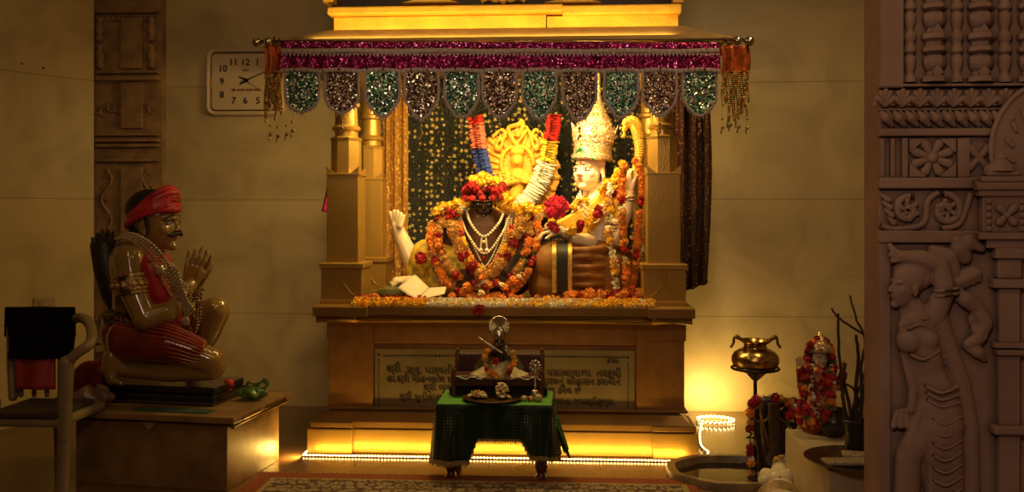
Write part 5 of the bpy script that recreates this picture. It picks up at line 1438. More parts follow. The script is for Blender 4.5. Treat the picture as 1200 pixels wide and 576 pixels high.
coil = thing('light_strip', 'coiled glowing led strip standing on the floor against the wall right of the shrine', 'light strip', V((wx(838, 6.1), 6.1, 0)))
cx0 = coil.location
ptsc = [cx0+V((.125*cos(a), .10*sin(a), .012+.007*a/(2*pi))) for a in [i*.2 for i in range(64)]]
m = MB(); m.tube(ptsc, .007, 6); m.build('tape', TAPE, coil)
m = MB()
for q in resample(ptsc, .03): m.ell(q+V((0, -.006, .002)), .0055, 6, 4)
lp = m.build('led_row', LEDC, coil); lp['kind'] = 'stuff'
tail = spline([T(823, 536, 5.12), T(830, 531, 5.2), T(822, 524, 5.35), T(820, 512, 5.6), T(822, 502, 5.85), cx0+V((-.1, -.05, .02))], 8)
for q in tail: q.z = max(.012, min(q.z, .05))
m = MB(); m.tube(tail, .006, 6); m.build('tail_tape', TAPE, coil)
m = MB()
for q in resample(tail, .035): m.ell(q+V((0, 0, .006)), .005, 6, 4)
lp = m.build('tail_led_row', LEDM, coil); lp['kind'] = 'stuff'

# ------------------------------------------------------------------ stone basin
bc = T(858, 555, 4.78); bc.z = 0
STN = mat('basin_stone', (.22, .15, .08), .3, 0, .35, 12, .3)
ba = thing('stone_basin', 'low stone basin with broad octagonal rim and dark water, right of the rug', 'basin', bc)
R0x, R0y = .365, .30
m = MB(); prof = [(1, 0), (1.0, .035), (.985, .045), (.86, .045), (.84, .03), (.80, -.0), (.78, .006)]
vs = []; fs = []; seg = 48
def octr(a): # rounded octagon
    k = pi/4; r = cos(k/2)/cos(((a+k/2) % k)-k/2); return .5+.5*r
for r, z in prof:
    for j in range(seg):
        a = 2*pi*j/seg; q = r*octr(a); vs.append(bc+V((R0x*q*cos(a), R0y*q*sin(a), z)))
for i in range(len(prof)-1):
    for j in range(seg): k = (j+1) % seg; fs.append((i*seg+j, i*seg+k, (i+1)*seg+k, (i+1)*seg+j))
m.add(vs, fs); m.build('rim', STN, ba, 40)
m = MB(); m.lathe([(.31, .004), (.31, .008)], bc, 40, 1.0, .8); o = m.build('water', mat('dark_water', (.012, .008, .005), .06, 0, .1, 3, .1, 12), ba)
# dark stone cobra hood in the basin
nb = T(906, 562, 4.86); nb.z = 0
COB = mat('dark_stone_cobra', (.045, .024, .014), .35, 0, .4, 14, .3, 70)
na = thing('stone_cobra', 'dark stone cobra hood with ribbed belly rising from the basin, framed by a garland', 'sculpture', nb+V((0, 0, .008)))
tn = 4.86
def B(px, py, d=0): return T(px, py, tn-d)
m = MB()
prof2 = [(560, 12, .05), (545, 14, .05), (528, 17, .045), (510, 22, .04), (492, 27, .035), (478, 29, .03), (470, 27, .03)]
for (y0, w0, d0), (y1, w1, d1) in zip(prof2, prof2[1:]):
    for k in range(5):
        q = (k-2)/2; m.cap(B(907+q*w0*.85, y0, -.04*q*q), B(907+q*w1*.85, y1, -.04*q*q), .026, .026, 10)
m.cap(B(898, 470, .02), B(916, 470, .02), .03, .03)
m.body('hood', COB, na, .006, 3)
m = MB()
for i in range(26):
    y = 474+i*3.3; m.cap(B(902+2*(y-474)/90, y, .05), B(912, y, .05), .011, .011, 8)
m.build('belly_scale', mat('ribbed_stone', (.085, .045, .02), .3, 0, .4, 14, .2), na)
m = MB()
for s in (-1, 1): m.tube([B(907+s*15+9*cos(a), 485+9*sin(a), .03) for a in [i*.4 for i in range(14)]], .006, 6)
m.cap(B(893, 488, .05), B(903, 530, .06), .005, .007); m.build('hood_mark', mat('dull_brass', (.25, .14, .05), .3, .6, .3, 20, 0), na)
garland('red, white and orange garland framing the stone cobra hood over the basin', [B(881, 566, .10), B(880, 545, .10), B(879, 515, .10), B(879, 490, .10), B(881, 474, .10), B(891, 466, .10), B(906, 465, .11), B(920, 468, .10), B(930, 475, .10), B(926, 486, .11), B(925, 500, .11), B(926, 520, .10), B(922, 545, .10)],
        [Wh, R_, Cr, Lf, O, Wh, R_, R_, Wh, Lf], .024, .027, .2)
# hanging-pot stand
pt = 4.98
def PP(px, py, d=0): return T(px, py, pt-d)
ps = thing('pot_stand', 'slim dark metal stand with a ring holding the brass pot', 'stand', V((PP(885, 560).x, PP(885, 560).y, 0)))
sx_, sy_ = ps.location.x, ps.location.y
IRON = mat('dark_iron', (.035, .022, .012), .4, .6, .3, 20, 0)
m = MB(); m.cap((sx_, sy_, .02), (sx_, sy_, PP(885, 447).z), .012, .010); m.lathe([(.07, 0), (.075, .01), (.02, .02)], (sx_, sy_, 0), 24); m.build('pole', IRON, ps)
zr = PP(885, 431).z
m = MB(); m.tube([(sx_+.128*cos(a), sy_+.128*sin(a), zr) for a in [i*pi/20 for i in range(40)]], .008, 8, closed=True)
m.build('ring', IRON, ps)
kp = thing('brass_pot', 'brass water pot with pointed base and hooked rim on the stand', 'pot', (sx_, sy_, PP(885, 447).z))
PM = pt/F
m = MB(); m.lathe([(.004, 0), (.02, .012), (.06, .05), (.112, .078), (.118, .085), (.124, .095), (.131, .115), (.130, .14), (.115, .165), (.085, .183), (.066, .19), (.062, .20), (.064, .212), (.088, .228), (.092, .234), (.088, .236), (.062, .215), (.055, .20)], (sx_, sy_, kp.location.z), 44); m.build('vessel', BRASS, kp)
for s in (-1, 1):
    c = V((sx_+s*.088, sy_-.01, kp.location.z+.238))
    m = MB(); m.tube(spline([c, c+V((s*.012, 0, .02)), c+V((s*.03, 0, .01)), c+V((s*.034, 0, -.02)), c+V((s*.05, 0, -.045))], 5), .0075, 8); m.cap(c+V((-s*.01, 0, 0)), c+V((s*.02, 0, .015)), .01, .012); m.build('hook', BRASS_D, kp)

# ------------------------------------------------------------------ low marble parapet
PAR, _b = stone_wall('parapet_marble', (.50, .41, .25), 'X', 1.5, .9, (.4, .4), .6)
ca = T(923, 502, 4.66); 
zp = ca.z; cb_ = T(968, 551, (H-zp)*F/(551-253))
par = MB(); yfr = cb_.y; ybk = ca.y
x_l = (ca.x+cb_.x)/2
par.box((x_l, yfr, 0), (x_l+1.6, ybk, zp), bev=.006)
o = par.build('parapet', PAR, None, False, origin=(x_l+.8, (yfr+ybk)/2, 0)); tag(o, 'low pale marble parapet beside the carved pillar, with tray and doll on it', 'parapet')
# round tray with flat breads
tt_ = 3.98; tcc = T(1000, 537, tt_); tcc.z = zp+.004; 
cxr = T(1003, 540, 4.0); cxr.z = zp
tw = thing('round_tray', 'wide dark metal tray holding two flat packets on the marble parapet', 'tray', cxr)
m = MB(); m.lathe([(.10, .0), (.15, .003), (.20, .012), (.222, .022), (.226, .026), (.220, .028), (.19, .014), (.02, .006)], cxr, 48); m.build('dish', STEEL if False else mat('worn_steel', (.22, .15, .09), .25, .9, .4, 12, .15), tw)
for (dx, dy, lab, a) in ((-.06, -.05, 'oval pale flat packet at the front of the wide tray', .1), (.06, .06, 'longer pale packet at the back of the wide tray', -.2)):
    m = MB(); m.box((-.10, -.045, 0), (.10, .045, .018), bev=.008); 
    o = m.build('flat_packet', mat('seed_packet', (.42, .32, .18), .55, 0, .6, 90, .5) if 'seed_packet' not in bpy.data.materials else bpy.data.materials['seed_packet'], None, False, origin=(0, 0, 0)); o.location = cxr+V((dx, dy, .014)); o.rotation_euler = (0, 0, a); tag(o, lab, 'packet')
# rounded dark pot behind
pz = T(977, 496, 4.50); pz.z = zp
dp = thing('dark_pot', 'small dark round pot on the parapet between the doll and the branches', 'pot', pz)
MB().lathe([(.035, 0), (.05, .01), (.075, .04), (.085, .07), (.078, .10), (.055, .12), (.05, .13), (.06, .14), (.055, .142), (.045, .125)], pz, 28).build('vessel', mat('dark_clay', (.03, .018, .01), .3, 0, .4, 10, .1), dp)
# branches in a dark vase
bz = T(1003, 528, 4.2); bz.z = zp
vs_b = thing('branch_vase', 'dark cylindrical vase holding bare branches on the parapet by the pillar', 'vase', bz)
MB().lathe([(.05, 0), (.055, .01), (.045, .06), (.05, .12), (.06, .15), (.055, .155), (.045, .14)], bz, 28).build('vessel', mat('black_vase', (.015, .010, .007), .4, 0, .3, 10, .1), vs_b)
BAR = mat('dark_bark', (.045, .022, .012), .7, 0, .4, 30, .5)
def BR(px, py, d=0): return T(px, py, 4.22-d)
for k, (l, r, lab) in enumerate((([(1006, 520, 0), (994, 470, .0), (984, 420, .0), (982, 367, 0)], .010, 'straight bare branch at the left of the vase, ending in a blunt top'),
        ([(1005, 520, 0.02), (1003, 460, .0), (1006, 420, .0), (1003, 392, 0)], .012, 'thick bare branch in the middle of the vase'),
        ([(1004, 520, -.02), (1012, 460, .0), (1018, 420, .02), (1030, 390, .03)], .009, 'bare branch leaning right towards the pillar'),
        ([(1026, 398, .0), (1012, 391, .0), (985, 374, .0), (974, 361, 0)], .007, 'thin bare branch crossing to the upper left'),
        ([(1018, 440, .02), (1013, 395, .0), (1004, 375, .0), (996, 346, 0)], .007, 'thin bare branch reaching highest of all'),
        ([(1003, 520, .02), (1008, 480, .02), (1000, 455, .02), (984, 448, .02)], .008, 'short bent bare branch low in the vase'),
        ([(1002, 520, .03), (990, 480, .02), (987, 450, .02), (990, 425, .02)], .011, 'short thick bare branch at the left of the vase'),
        ([(1006, 520, .03), (1010, 470, .02), (1009, 430, .02), (1014, 405, .02)], .011, 'thick dark branch right of the middle one'),
        ([(1008, 520, -.01), (1000, 480, 0), (1012, 440, 0), (1024, 400, 0)], .008, 'bent bare branch behind the leaning ones'))):
    p = spline([BR(*q) for q in l], 6); n_ = len(p)
    p = [q+V((random.uniform(-.002, .002), 0, 0)) for q in p]
    tag(MB().tube(p, [r*(1-.45*i/n_) for i in range(n_)], 8).build('bare_branch', BAR), lab, 'branch')

# ------------------------------------------------------------------ garlanded goddess doll on the parapet
gt = 4.60
def J(px, py, d=0): return T(px, py, gt-d)
gd = thing('goddess_doll', 'small goddess statue wrapped in red and white garlands on the parapet corner', 'idol', J(960, 500)); gd.location.z = zp
z00 = zp
GS = mat('doll_skin', (.62, .46, .30), .35, 0, .1, 5, 0)
DRS = sequin('red_gold_dress', [(.25, .02, .02), (.40, .05, .02), (.45, .28, .08), (.18, .02, .02), (.30, .03, .05)], 60, .4, .45, .5)
GM = Matrix.Translation(J(961, 419)) @ Matrix.Rotation(radians(8), 4, 'Z') @ Matrix.Diagonal((.105, .105, .108, 1))
m = MB(); m.M = GM; head_prims(m); m.M = None
m.cap(J(961, 428), J(961, 436), .022, .03); m.body('head', GS, gd, .0035, 2); head_features(GM, gd, EYEW, EYED, LIP, .014, 1.1)
m = MB()
m.chain([J(961, 438), J(961, 458), J(961, 475)], [.055, .055, .075], 20)
m.cap(J(960, 478), J(959, 492), .085, .10); 
m.chain([J(950, 440), J(940, 452, .03), J(938, 432, .06)], [.03, .026, .022]); m.chain([J(972, 440), J(984, 452, .03), J(988, 438, .06)], [.03, .026, .022])
m.box((J(945, 0).x, J(945, 490).y-.08, z00), (J(978, 0).x, J(945, 490).y+.06, z00+.05), bev=.02)
m.body('dress', DRS, gd, .005, 2)
m = MB(); hand(m, J(937, 432, .06), (-.1, 0, 1), (0, -1, 0), .07, .2, 1); m.body('left_hand', GS, gd, .003, 1)
m = MB(); hand(m, J(988, 438, .06), (.1, 0, 1), (0, -1, 0), .07, .2, -1); m.body('right_hand', GS, gd, .003, 1)
m = MB(); m.lathe([(.055, 0), (.062, .012), (.058, .03), (.045, .05), (.03, .07), (.015, .09), (.004, .105)], J(961, 412), 24, wob=lambda a, i: 1+.06*sin(8*a)); m.build('crown', CROWN, gd)
m = MB(); m.ell(J(961, 408, -.02), (.062, .03, .05)); m.chain([J(951, 412, -.02), J(949, 440, -.02)], [.02, .025]); m.chain([J(971, 412, -.02), J(974, 440, -.02)], [.02, .025]); m.build('hair', HAIR, gd)
garland('red rose garland arching over the crown of the goddess statue', [J(948, 440, .05), J(945, 420, .04), J(949, 405, .02), J(961, 396, .02), J(973, 404, .02), J(977, 420, .04), J(976, 438, .05)], [R_, R_, O, R_, Lf], .019, .027, .2)
garland('white bead garland hanging down the front of the goddess statue', [J(952, 428, .08), J(951, 450, .11), J(955, 475, .14), J(959, 492, .15)], [Wh, Wh, Lf, Wh], .014, .020, .2)
garland('wide red rose garland round the shoulders and lap of the goddess statue', [J(947, 434, .08), J(944, 455, .11), J(944, 478, .14), J(950, 494, .15), J(966, 495, .15), J(972, 476, .14), J(972, 455, .11), J(972, 434, .08)], [R_, R_, Lf, O, R_, Lf], .022, .030, .3)
garland('second white garland at the right side of the goddess statue', [J(974, 428, .07), J(977, 448, .1), J(978, 470, .12), J(975, 490, .12)], [Wh, O, Wh, R_], .014, .022, .2)
garland('outer garland of dark red roses trailing at the left of the goddess statue', [J(944, 446, .08), J(940, 465, .1), J(937, 482, .1), J(938, 494, .1)], [R_, Lf, R_, O], .019, .026, .3)

# ------------------------------------------------------------------ small marble bull seen from behind
nt_ = 4.42
def A(px, py, d=0): return T(px, py, nt_-d)
BUL = mat('white_bull_marble', (.70, .60, .42), .35, 0, .08, 6, 0, sss=.05)
bl = thing('marble_bull', 'small white marble bull statue seen from behind, facing the basin', 'statue', A(915, 576, -.05)); bl.location.z = 0
m = MB()
# trunk (rump toward the viewer), shoulders, hump, head beyond
m.chain([A(916, 604, .20), A(916, 594, .04), A(915, 572, -.14)], [.095, .105, .075], 20)
m.ell(A(914, 561, -.12), (.07, .06, .055)); m.ell(A(914, 556, -.14), (.035, .04, .035))          # hump
m.chain([A(914, 558, -.2), A(914, 550, -.27), A(914, 545, -.34)], [.052, .046, .038]); m.cap(A(914, 544, -.34), A(914, 556, -.44), .04, .028)
for s in (-1, 1):
    m.chain([A(914+s*8, 558, -.16), A(914+s*16, 556, -.17), A(914+s*19, 563, -.16)], [.038, .036, .03])   # shoulders
    m.chain([A(914+s*17, 562, -.15), A(914+s*18, 585, -.12), A(914+s*12, 592, -.2)], [.03, .028, .022])
    m.chain([A(914+s*19, 596, .12), A(914+s*24, 606, .0)], [.055, .04])
m.chain([A(916, 582, .30), A(919, 592, .31), A(924, 600, .29)], [.014, .011, .013])
m.body('body', BUL, bl, .005, 3)
m = MB()
for s in (-1, 1):
    m.chain(spline([A(914+s*7, 547, -.30), A(914+s*12, 544, -.30), A(914+s*14, 537, -.31), A(914+s*12, 531, -.32)], 4), [.021-.001*i for i in range(13)], 8)
m.build('horns', mat('dark_horn', (.04, .025, .015), .35), bl)
m = MB(); m.ell(A(914, 559, -.075), (.009, .008, .009)); m.build('red_mark', LIP, bl)
m = MB()
for k in range(6): m.tube([A(916, 594, .03)+V((.112*cos(a), -.02-.022*k+.08, .112*sin(a))) for a in [i*pi/16 for i in range(17)]], .007, 6)
m.build('ridged_saddle', mat('gilded_saddle', (.55, .40, .16), .4, .3, .3, 30, 0), bl)
cl_ = thing('flower_tuft', 'cream flower tuft laid on the head of the marble bull', 'flowers', A(914, 541, -.30))
for i in range(14):
    a = i*2.4; inst('white_blossom', FW if i % 3 else FYW, cl_, A(914, 538.5, -.28)+V((.028*cos(a)*sqrt(i/14), -.01, .014*sin(a)+.004)), (i, i, 0), .72)

# ------------------------------------------------------------------ carved pillar, nearest at the right
PYr = 3.2
CST, ntb, _b = new_mat('carved_sandstone')
tc = N(ntb, 'ShaderNodeTexCoord'); n1 = N(ntb, 'ShaderNodeTexNoise'); n1.inputs['Scale'].default_value = 5; n1.inputs['Detail'].default_value = 8
ntb.links.new(tc.outputs['Object'], n1.inputs['Vector'])
r = ramp(ntb, n1.outputs['Fac'], [(.3, (.30, .185, .135)), (.6, (.40, .26, .19)), (.75, (.45, .30, .22))])
ao = N(ntb, 'ShaderNodeAmbientOcclusion'); ao.inputs['Distance'].default_value = .03; ao.samples = 4  # crevice shade, multiplied into the stone colour below
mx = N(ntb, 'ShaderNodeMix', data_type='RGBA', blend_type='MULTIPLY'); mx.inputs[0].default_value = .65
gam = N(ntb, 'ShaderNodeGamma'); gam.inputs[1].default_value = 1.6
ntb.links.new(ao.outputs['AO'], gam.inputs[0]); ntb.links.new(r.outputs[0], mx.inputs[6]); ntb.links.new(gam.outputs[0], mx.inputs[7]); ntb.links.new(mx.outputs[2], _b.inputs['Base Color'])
_b.inputs['Roughness'].default_value = .75
n2 = N(ntb, 'ShaderNodeTexNoise'); n2.inputs['Scale'].default_value = 130; ntb.links.new(tc.outputs['Object'], n2.inputs['Vector'])
bp = N(ntb, 'ShaderNodeBump'); bp.inputs['Strength'].default_value = .35; bp.inputs['Distance'].default_value = .004; ntb.links.new(n2.outputs['Fac'], bp.inputs['Height']); ntb.links.new(bp.outputs[0], _b.inputs['Normal'])
pl = thing('carved_pillar', 'large carved sandstone pillar with a dancing figure in relief, nearest at right', 'pillar', (wx(1120, PYr), PYr, 0))
def S(px, py, d=0): return W(px, py, PYr)-V((0, d, 0))
def flatbox(mb, x0, y0, x1, y1, d0, d1, bev=.003):
    a = S(x0, y1); b = S(x1, y0); return mb.box((a.x, PYr-d1, a.z), (b.x, PYr-d0, b.z), bev=bev)
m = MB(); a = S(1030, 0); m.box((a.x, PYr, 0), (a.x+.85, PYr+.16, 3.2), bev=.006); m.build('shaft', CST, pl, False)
m = MB(); flatbox(m, 1029, -120, 1056, 104, -.01, .035); flatbox(m, 1029, 282, 1042, 1000, -.01, .02); m.build('edge_border', CST, pl, False)
m = MB()
for y0, y1, d in ((150, 160, .030), (208, 221, .034), (270, 284, .030), (98, 103, .04)): flatbox(m, 1028, y0, 1150 if y0 > 180 else 1230, y1, -.01, d, .006)
m.build('band_moulding', CST, pl, False)
# colonettes at the top
def colonette(x, w, seedy):
    z0 = S(x, 97).z; k = PYr/F; prof = []; z = 0; i = 0
    pat = [(1.0, 0), (1.0, 5), (.62, 8), (.55, 12), (.8, 17), (.9, 22), (.9, 27), (.6, 31), (.95, 34), (.95, 38), (.7, 41), (.7, 45)]
    while z < 3.2-z0:
        for r, h in pat: prof.append((w*k*.5*r, z+h*k*1.02))
        z += 48*k*1.02
    m = MB(); m.lathe([(r, h) for r, h in prof], (S(x, 97).x, PYr-.006, z0), 16 if w < 22 else 8, a0=pi/8); return m.build('colonette', CST, pl, 40)
for i, (x, w) in enumerate(((1065, 15), (1093, 30), (1120, 15), (1147, 32), (1176, 16), (1205, 30))): colonette(x, w, i)
m = MB()
for k in range(6):
    for x, w in ((1093, 17), (1147, 18)):
        y = 86-k*47; m.prism([S(x, y-9, .052), S(x+w*.38, y, .052), S(x, y+9, .052), S(x-w*.38, y, .052)], (0, -.006, 0))
m.build('lozenge', CST, pl, False)
# leaf frieze : upright palmettes above slanted flutes
m = MB()
for i in range(9):
    x = 1036+i*20; c = S(x, 124, .012)
    for a in (-1.1, -.55, 0, .55, 1.1): m.cap(c, c+V((.024*sin(a)*1.2, -.012, .05*cos(a))), .008, .011, 8)
    m.tube([c+V((.036*cos(q), -.004, .048*sin(q))) for q in [j*pi/9 for j in range(10)]], .007, 6)
m.build('palmette_frieze', CST, pl)
m = MB()
for i in range(13):
    x = 1032+i*14.5; m.chain([S(x, 131, .01), S(x+4, 139, .028), S(x+12, 147, .012)], [.008, .017, .01], 10); m.cap(S(x+7, 131, .016), S(x+13, 139, .016), .006, .009, 8)
flatbox(m, 1028, 127, 1230, 130, -.01, .022)
m.build('flute_frieze', CST, pl)
# lotus panel
m = MB()
flatbox(m, 1055, 162, 1062, 208, -.01, .026); flatbox(m, 1120, 162, 1134, 208, -.01, .026); flatbox(m, 1030, 162, 1035, 208, -.01, .022); flatbox(m, 1042, 162, 1047, 208, -.01, .022)
for sx, sy in ((1, 1), (1, -1), (-1, 1), (-1, -1)):
    q = [(1091+sx*27, 185+sy*22), (1091+sx*27, 185+sy*6), (1091+sx*8, 185+sy*22)]; m.prism([S(a, b, .0) for a, b in q], (0, -.022, 0))
for i in range(8):
    a = i*pi/4+pi/8; c = S(1091, 185, .012); rr = .062 if i % 2 else .062
    m.cap(c+V((.018*cos(a), 0, .018*sin(a))), c+V((rr*cos(a), 0, rr*.85*sin(a))), .010, .017, 10, flat=(V((0, 1, 0)), .8))
m.ell(S(1091, 185, .016), (.020, .02, .020))
for i in range(4):
    m.cap(S(1146, 185, .01), S(1146+16*cos(i*pi/2+.8), 185+16*sin(i*pi/2+.8), .01), .010, .016, 8)
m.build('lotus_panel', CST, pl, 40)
# scroll panel
m = MB()
for cx_, sg, r0 in ((1063, 1, 17), (1107, -1, 20)):
    m.tube([S(cx_+sg*(r0-2.1*a)*cos(a+1.2), 246-(r0-2.1*a)*sin(a+1.2), .012) for a in [i*.25 for i in range(34)] if r0-2.1*a > 1.5], .013, 8)
    for k in range(6): a = k*1.05; m.chain([S(cx_+4*cos(a), 246+4*sin(a), .014), S(cx_+11*cos(a+.4), 246+11*sin(a+.4), .016)], [.007, .010], 8)
m.tube(spline([S(1030, 262, .012), S(1046, 268, .012), S(1080, 262, .012), S(1086, 236, .012), S(1098, 225, .012)], 6), .011, 8)
m.tube(spline([S(1100, 268, .012), S(1122, 262, .012), S(1132, 240, .012), S(1136, 226, .012)], 6), .011, 8)
for k in range(4): m.chain([S(1032+k*3, 228+k*9, .01), S(1040+k*2, 234+k*9, .014)], [.008, .012], 8)
m.build('scroll_panel', CST, pl)
# big disc of the arch at the far right
m = MB(); c = S(1228, 176); m.cur = 0
poly = [c+V((.205*cos(a), 0, .235*sin(a))) for a in [i*pi/24 for i in range(48)]]; m.prism(poly, (0, -.04, 0))
m.tube([p+V((0, -.04, 0)) for p in poly], .009, 8, closed=True)
for a in (1.9, 2.25, 2.6, 2.95, 3.3): m.cap(c+V((.155*cos(a), -.042, .175*sin(a))), c+V((.135*cos(a+.1), -.042, .155*sin(a+.1))), .008, .008, 8)
m.build('arch_disc', CST, pl, 40)
# little shrine turret
m = MB()
for y0, y1, w in ((214, 223, 30), (207, 214, 26), (201, 207, 19)): flatbox(m, 1168-w, y0, 1168+w, y1, 0, .055+.001*w*.8, .006)
m.lathe([(.055, 0), (.05, .018), (.035, .028), (.028, .04), (.03, .048), (.012, .062), (.004, .08)], S(1168, 201, .03), 12)
for sx in (-1, 1): m.prism([S(1168+sx*30, 223, .03), S(1168+sx*22, 215, .03), S(1168+sx*33, 212, .03)], (0, -.04, 0))
flatbox(m, 1140, 223, 1198, 230, 0, .07); flatbox(m, 1145, 230, 1196, 272, 0, .06); flatbox(m, 1140, 272, 1200, 280, 0, .072); flatbox(m, 1150, 280, 1194, 290, 0, .058)
m.build('turret', CST, pl, False)
m = MB()
for i in range(4):
    a = i*pi/2+pi/4; m.cap(S(1172, 252, .066), S(1172+11*cos(a), 252+11*sin(a), .066), .008, .016, 10)
m.ell(S(1172, 252, .07), .012)
for sx in (-19, 19):
    for k in range(5): m.ell(S(1171+sx, 236+k*8, .062), (.010, .008, .012), 8, 6)
m.build('turret_rosette', CST, pl)
# slender side column
m = MB()
flatbox(m, 1160, 290, 1196, 302, 0, .062); flatbox(m, 1164, 302, 1192, 326, 0, .05, .008); flatbox(m, 1158, 326, 1198, 336, 0, .064); flatbox(m, 1166, 336, 1190, 400, 0, .046)
flatbox(m, 1160, 400, 1196, 406, 0, .055); flatbox(m, 1163, 408, 1193, 414, 0, .06); flatbox(m, 1166, 414, 1190, 496, 0, .046); flatbox(m, 1158, 496, 1198, 506, 0, .065, .008); flatbox(m, 1166, 506, 1190, 640, 0, .046)
m.build('side_column', CST, pl, False)
# beasts between figure and column
m = MB()
m.chain([S(1128, 300, .01), S(1122, 290, .02), S(1132, 283, .025)], [.03, .034, .03]); m.chain([S(1134, 284, .03), S(1146, 290, .03)], [.024, .016]); m.ell(S(1118, 282, .03), (.02, .02, .022))
for k in range(5): m.chain([S(1114+k*6, 322-k*2, .008), S(1120+k*6, 331-k*3, .02), S(1118+k*7, 340-k*3, .01)], [.012, .014, .01])
m.tube([S(1146+(14-1.5*a)*cos(a), 372+(14-1.5*a)*sin(a), .014) for a in [i*.3 for i in range(26)]], .012, 8)
m.chain([S(1118, 344, .01), S(1128, 350, .03), S(1142, 360, .02), S(1152, 378, .02), S(1144, 396, .02), S(1132, 402, .02)], [.02, .028, .024, .028, .024, .018])
m.chain([S(1132, 404, .01), S(1144, 412, .02), S(1152, 420, .01)], [.02, .022, .012]); m.chain([S(1140, 386, .02), S(1150, 394, .03)], [.014, .012])
m.body('beast_carving', CST, pl, .005, 2)
# dancer in relief
FL_ = None
m = MB()
DHM = Matrix.Translation(S(1060, 333, .020)) @ Matrix.Rotation(radians(-68), 4, 'Z') @ Matrix.Rotation(radians(8), 4, 'Y') @ Matrix.Diagonal((.135, .15, .17, 1))
m.M = DHM; head_prims(m, 1.0); m.M = None
m.ell(S(1068, 316, .01), (.07, .05, .055)); m.ell(S(1078, 322, .01), (.045, .04, .05))
m.cap(S(1065, 352, .01), S(1073, 366, .01), .032, .04)
k_ = PYr/F
m.chain([S(1074, 376, .0), S(1078, 400, .0), S(1086, 436, .0), S(1098, 470, .0), S(1100, 500, .0)], [20*k_, 22*k_, 19*k_, 26*k_, 28*k_], 22)
m.ell(S(1062, 398, .035), (.045, .045, .045)); m.ell(S(1083, 396, .035), (.04, .04, .042))
# arm over the head
m.chain([S(1092, 372, .01), S(1104, 340, .03), S(1098, 312, .03)], [.042, .036, .034]); m.chain([S(1098, 310, .03), S(1076, 302, .04), S(1052, 300, .04)], [.034, .030, .022])
m.chain([S(1052, 300, .04), S(1044, 294, .04), S(1040, 287, .03)], [.018, .014, .010]); m.cap(S(1050, 300, .045), S(1040, 298, .045), .012, .009); m.cap(S(1050, 303, .045), S(1042, 305, .045), .012, .009)
m.chain([S(1092, 292, .01), S(1112, 300, .015), S(1118, 320, .01)], [.02, .03, .02])
# arm at the side with the fan-like cloth
m.chain([S(1058, 380, .02), S(1060, 420, .02), S(1068, 455, .03), S(1064, 478, .04)], [.024, .018, .018, .014])
for q in range(5): m.cap(S(1048+q*6, 478+abs(q-2)*1, .03), S(1044+q*8, 497, .035), .009, .011, 8)
# scarf and long arm down the back
m.chain([S(1096, 374, .0), S(1112, 410, .0), S(1126, 450, .0), S(1136, 500, .0), S(1138, 640, .0)], [.045, .034, .034, .032, .034], 14)
# skirt and legs
m.chain([S(1098, 498, 0), S(1104, 540, 0), S(1108, 640, 0)], [.086, .075, .06], 20); m.chain([S(1086, 500, 0), S(1064, 535, .0), S(1058, 640, 0)], [.07, .05, .045], 18)
m.chain([S(1078, 470, .03), S(1070, 500, .03), S(1064, 522, .02)], [.02, .028, .032]); m.chain([S(1084, 478, .03), S(1078, 520, .02)], [.016, .03])
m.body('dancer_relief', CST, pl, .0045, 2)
m = MB()
for k in range(3): m.tube(spline([S(1078+k, 448+k*8, .06), S(1094+k, 456+k*8, .085-.002*k), S(1116+k, 450+k*9, .06)], 6), .006, 6)
for k in range(7): m.tube(spline([S(1086, 486+k*14, .07), S(1100, 492+k*14, .085), S(1120, 484+k*14, .06)], 5), .005, 6)
m.tube(spline([S(1058, 384, .06), S(1072, 378, .065), S(1092, 386, .05)], 6), .006, 6); m.tube(spline([S(1060, 412, .06), S(1076, 418, .07), S(1096, 408, .05)], 6), .006, 6)
m.tube(spline([S(1070, 364, .04), S(1076, 372, .06), S(1086, 370, .04)], 5), .006, 6)
for k in range(2): bangle(m, S(1105, 344-k*6, .03), (.15, 0, -1), .041, .006)
m.build('jewellery_carving', CST, pl)
for o in pl.children:    # low relief
    if o.name.split('.')[0] not in ('shaft', 'colonette'):
        for v_ in o.data.vertices: v_.co.y *= .72
# ------------------------------------------------------------------ light
def aim(o, tgt): o.rotation_euler = (V(tgt)-o.location).to_track_quat('-Z', 'Y').to_euler()
def lamp(name, kind, loc, power, col, tgt=None, **k):
    l = bpy.data.lights.new(name, kind); l.energy = power; l.color = col
    for a, b in k.items(): setattr(l, a, b)
    o = bpy.data.objects.new(name, l); C.objects.link(o); o.location = loc
    if tgt is not None: aim(o, tgt)
    return o
# canopy spotlights, plus unseen area fills added behind the valance to brighten the inside
lamp('canopy_spot', 'SPOT', W(622, 78, 5.72), 34, (1, .68, .24), W(612, 225, 5.97), spot_size=radians(52), spot_blend=.9, shadow_soft_size=.05)
lamp('canopy_spot', 'SPOT', W(670, 100, 5.30), 34, (1, .74, .38), W(694, 210, 5.8), spot_size=radians(64), spot_blend=.8, shadow_soft_size=.05)
lamp('canopy_fill', 'AREA', W(592, 90, 5.22), 34, (1, .67, .22), W(592, 260, 6.2), shape='RECTANGLE', size=1.5, size_y=.12)
lamp('canopy_fill', 'AREA', W(560, 90, 5.40), 9, (1, .64, .18), W(560, 330, 5.5), shape='RECTANGLE', size=1.2, size_y=.10)
lamp('front_spot', 'SPOT', (-.1, 1.6, 2.9), 40, (1, .60, .20), W(585, 320, 5.3), spot_size=radians(24), spot_blend=.8, shadow_soft_size=.08)
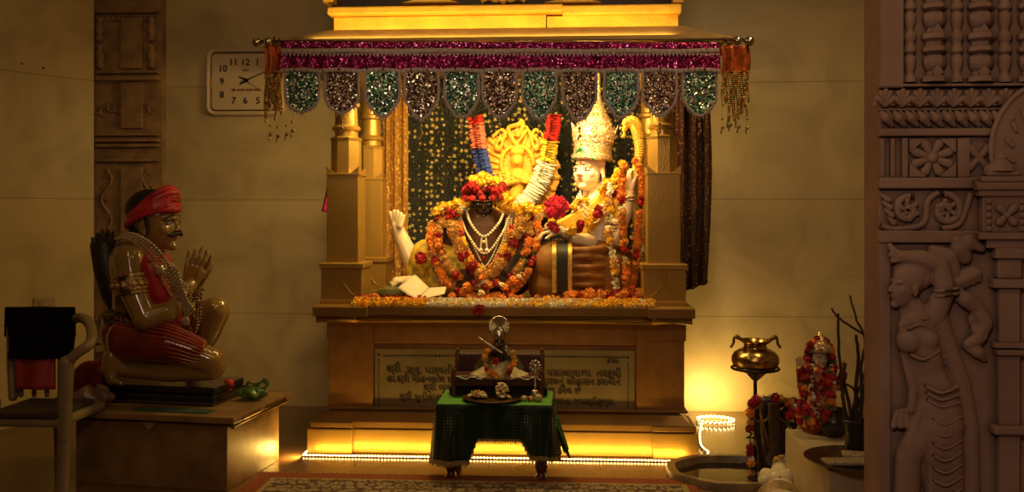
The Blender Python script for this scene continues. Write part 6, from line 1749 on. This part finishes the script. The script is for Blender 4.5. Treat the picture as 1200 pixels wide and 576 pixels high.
# strip on the roof ledge
lamp('roof_strip', 'AREA', V((wx(575, 5.1), 5.11, 2.455)), 6.5, (1, .60, .13), V((wx(575, 5.1), 5.30, 2.60)), shape='RECTANGLE', size=2.1, size_y=.03)
p_ = T(353, 526, 5.15); lamp('platform_side_fill', 'AREA', p_, 2.0, (1, .60, .12), p_+V((-1, .03, .02)), shape='DISK', size=.06)  # unseen lamp added by the floor strip's left end to brighten the platform side
# led strip along the base
lamp('base_strip_light', 'AREA', V((xc, YS-.085, .014)), 4.4, (1, .60, .10), V((xc, YS+.02, .10)), shape='RECTANGLE', size=2.25, size_y=.012)
# coil of led strip against the wall
lamp('coil_light', 'AREA', W(838, 492, 6.08)+V((0, 0, .05)), 6, (1, .64, .16), W(842, 455, YB), shape='DISK', size=.16)
lamp('parapet_fill', 'AREA', (1.35, 4.7, 3.3), 9, (1, .68, .3), (1.6, 4.5, .3), shape='DISK', size=.3)  # unseen lamp added to brighten the parapet, which the pillar shades
lamp('valance_fill', 'SPOT', (-.5, .6, 2.2), 100, (1, .72, .45), W(590, 95, 5.0), spot_size=radians(31), spot_blend=.6, shadow_soft_size=.06)  # unseen spot added in front of the shrine to brighten the valance
# dim room light
lamp('room_light', 'AREA', (.6, 1.6, 3.9), 10, (1, .66, .22), (.6, 6.0, 1.6), shape='RECTANGLE', size=1.6, size_y=1.0)
lamp('ceiling_lamp', 'AREA', (-1.75, 2.8, 3.3), 4.5, (1, .68, .24), (-1.9, 4.9, .9), shape='DISK', size=.2)
lamp('ceiling_lamp', 'AREA', (-.6, 4.4, 3.6), 3, (1, .68, .24), (-1.7, 4.9, .7), shape='DISK', size=.2)
lamp('pillar_light', 'AREA', (-.2, .3, 2.6), 17, (1, .64, .50), W(1110, 200, 3.2), shape='DISK', size=.5)
lamp('wall_wash', 'SPOT', (1.5, 4.0, 3.6), 34, (1, .66, .21), W(900, 300, YB), spot_size=radians(75), spot_blend=1, shadow_soft_size=.2)
lamp('wall_wash', 'SPOT', (-2.2, 4.6, 3.8), 7, (1, .66, .21), W(270, 230, YB), spot_size=radians(75), spot_blend=1, shadow_soft_size=.2)
w = bpy.data.worlds.new('World'); bpy.context.scene.world = w; w.use_nodes = True
w.node_tree.nodes['Background'].inputs[0].default_value = (1, .62, .3, 1); w.node_tree.nodes['Background'].inputs[1].default_value = .02
vs_ = bpy.context.scene.view_settings; vs_.view_transform = 'Standard'; vs_.look = 'None'; vs_.exposure = 0; vs_.gamma = 1
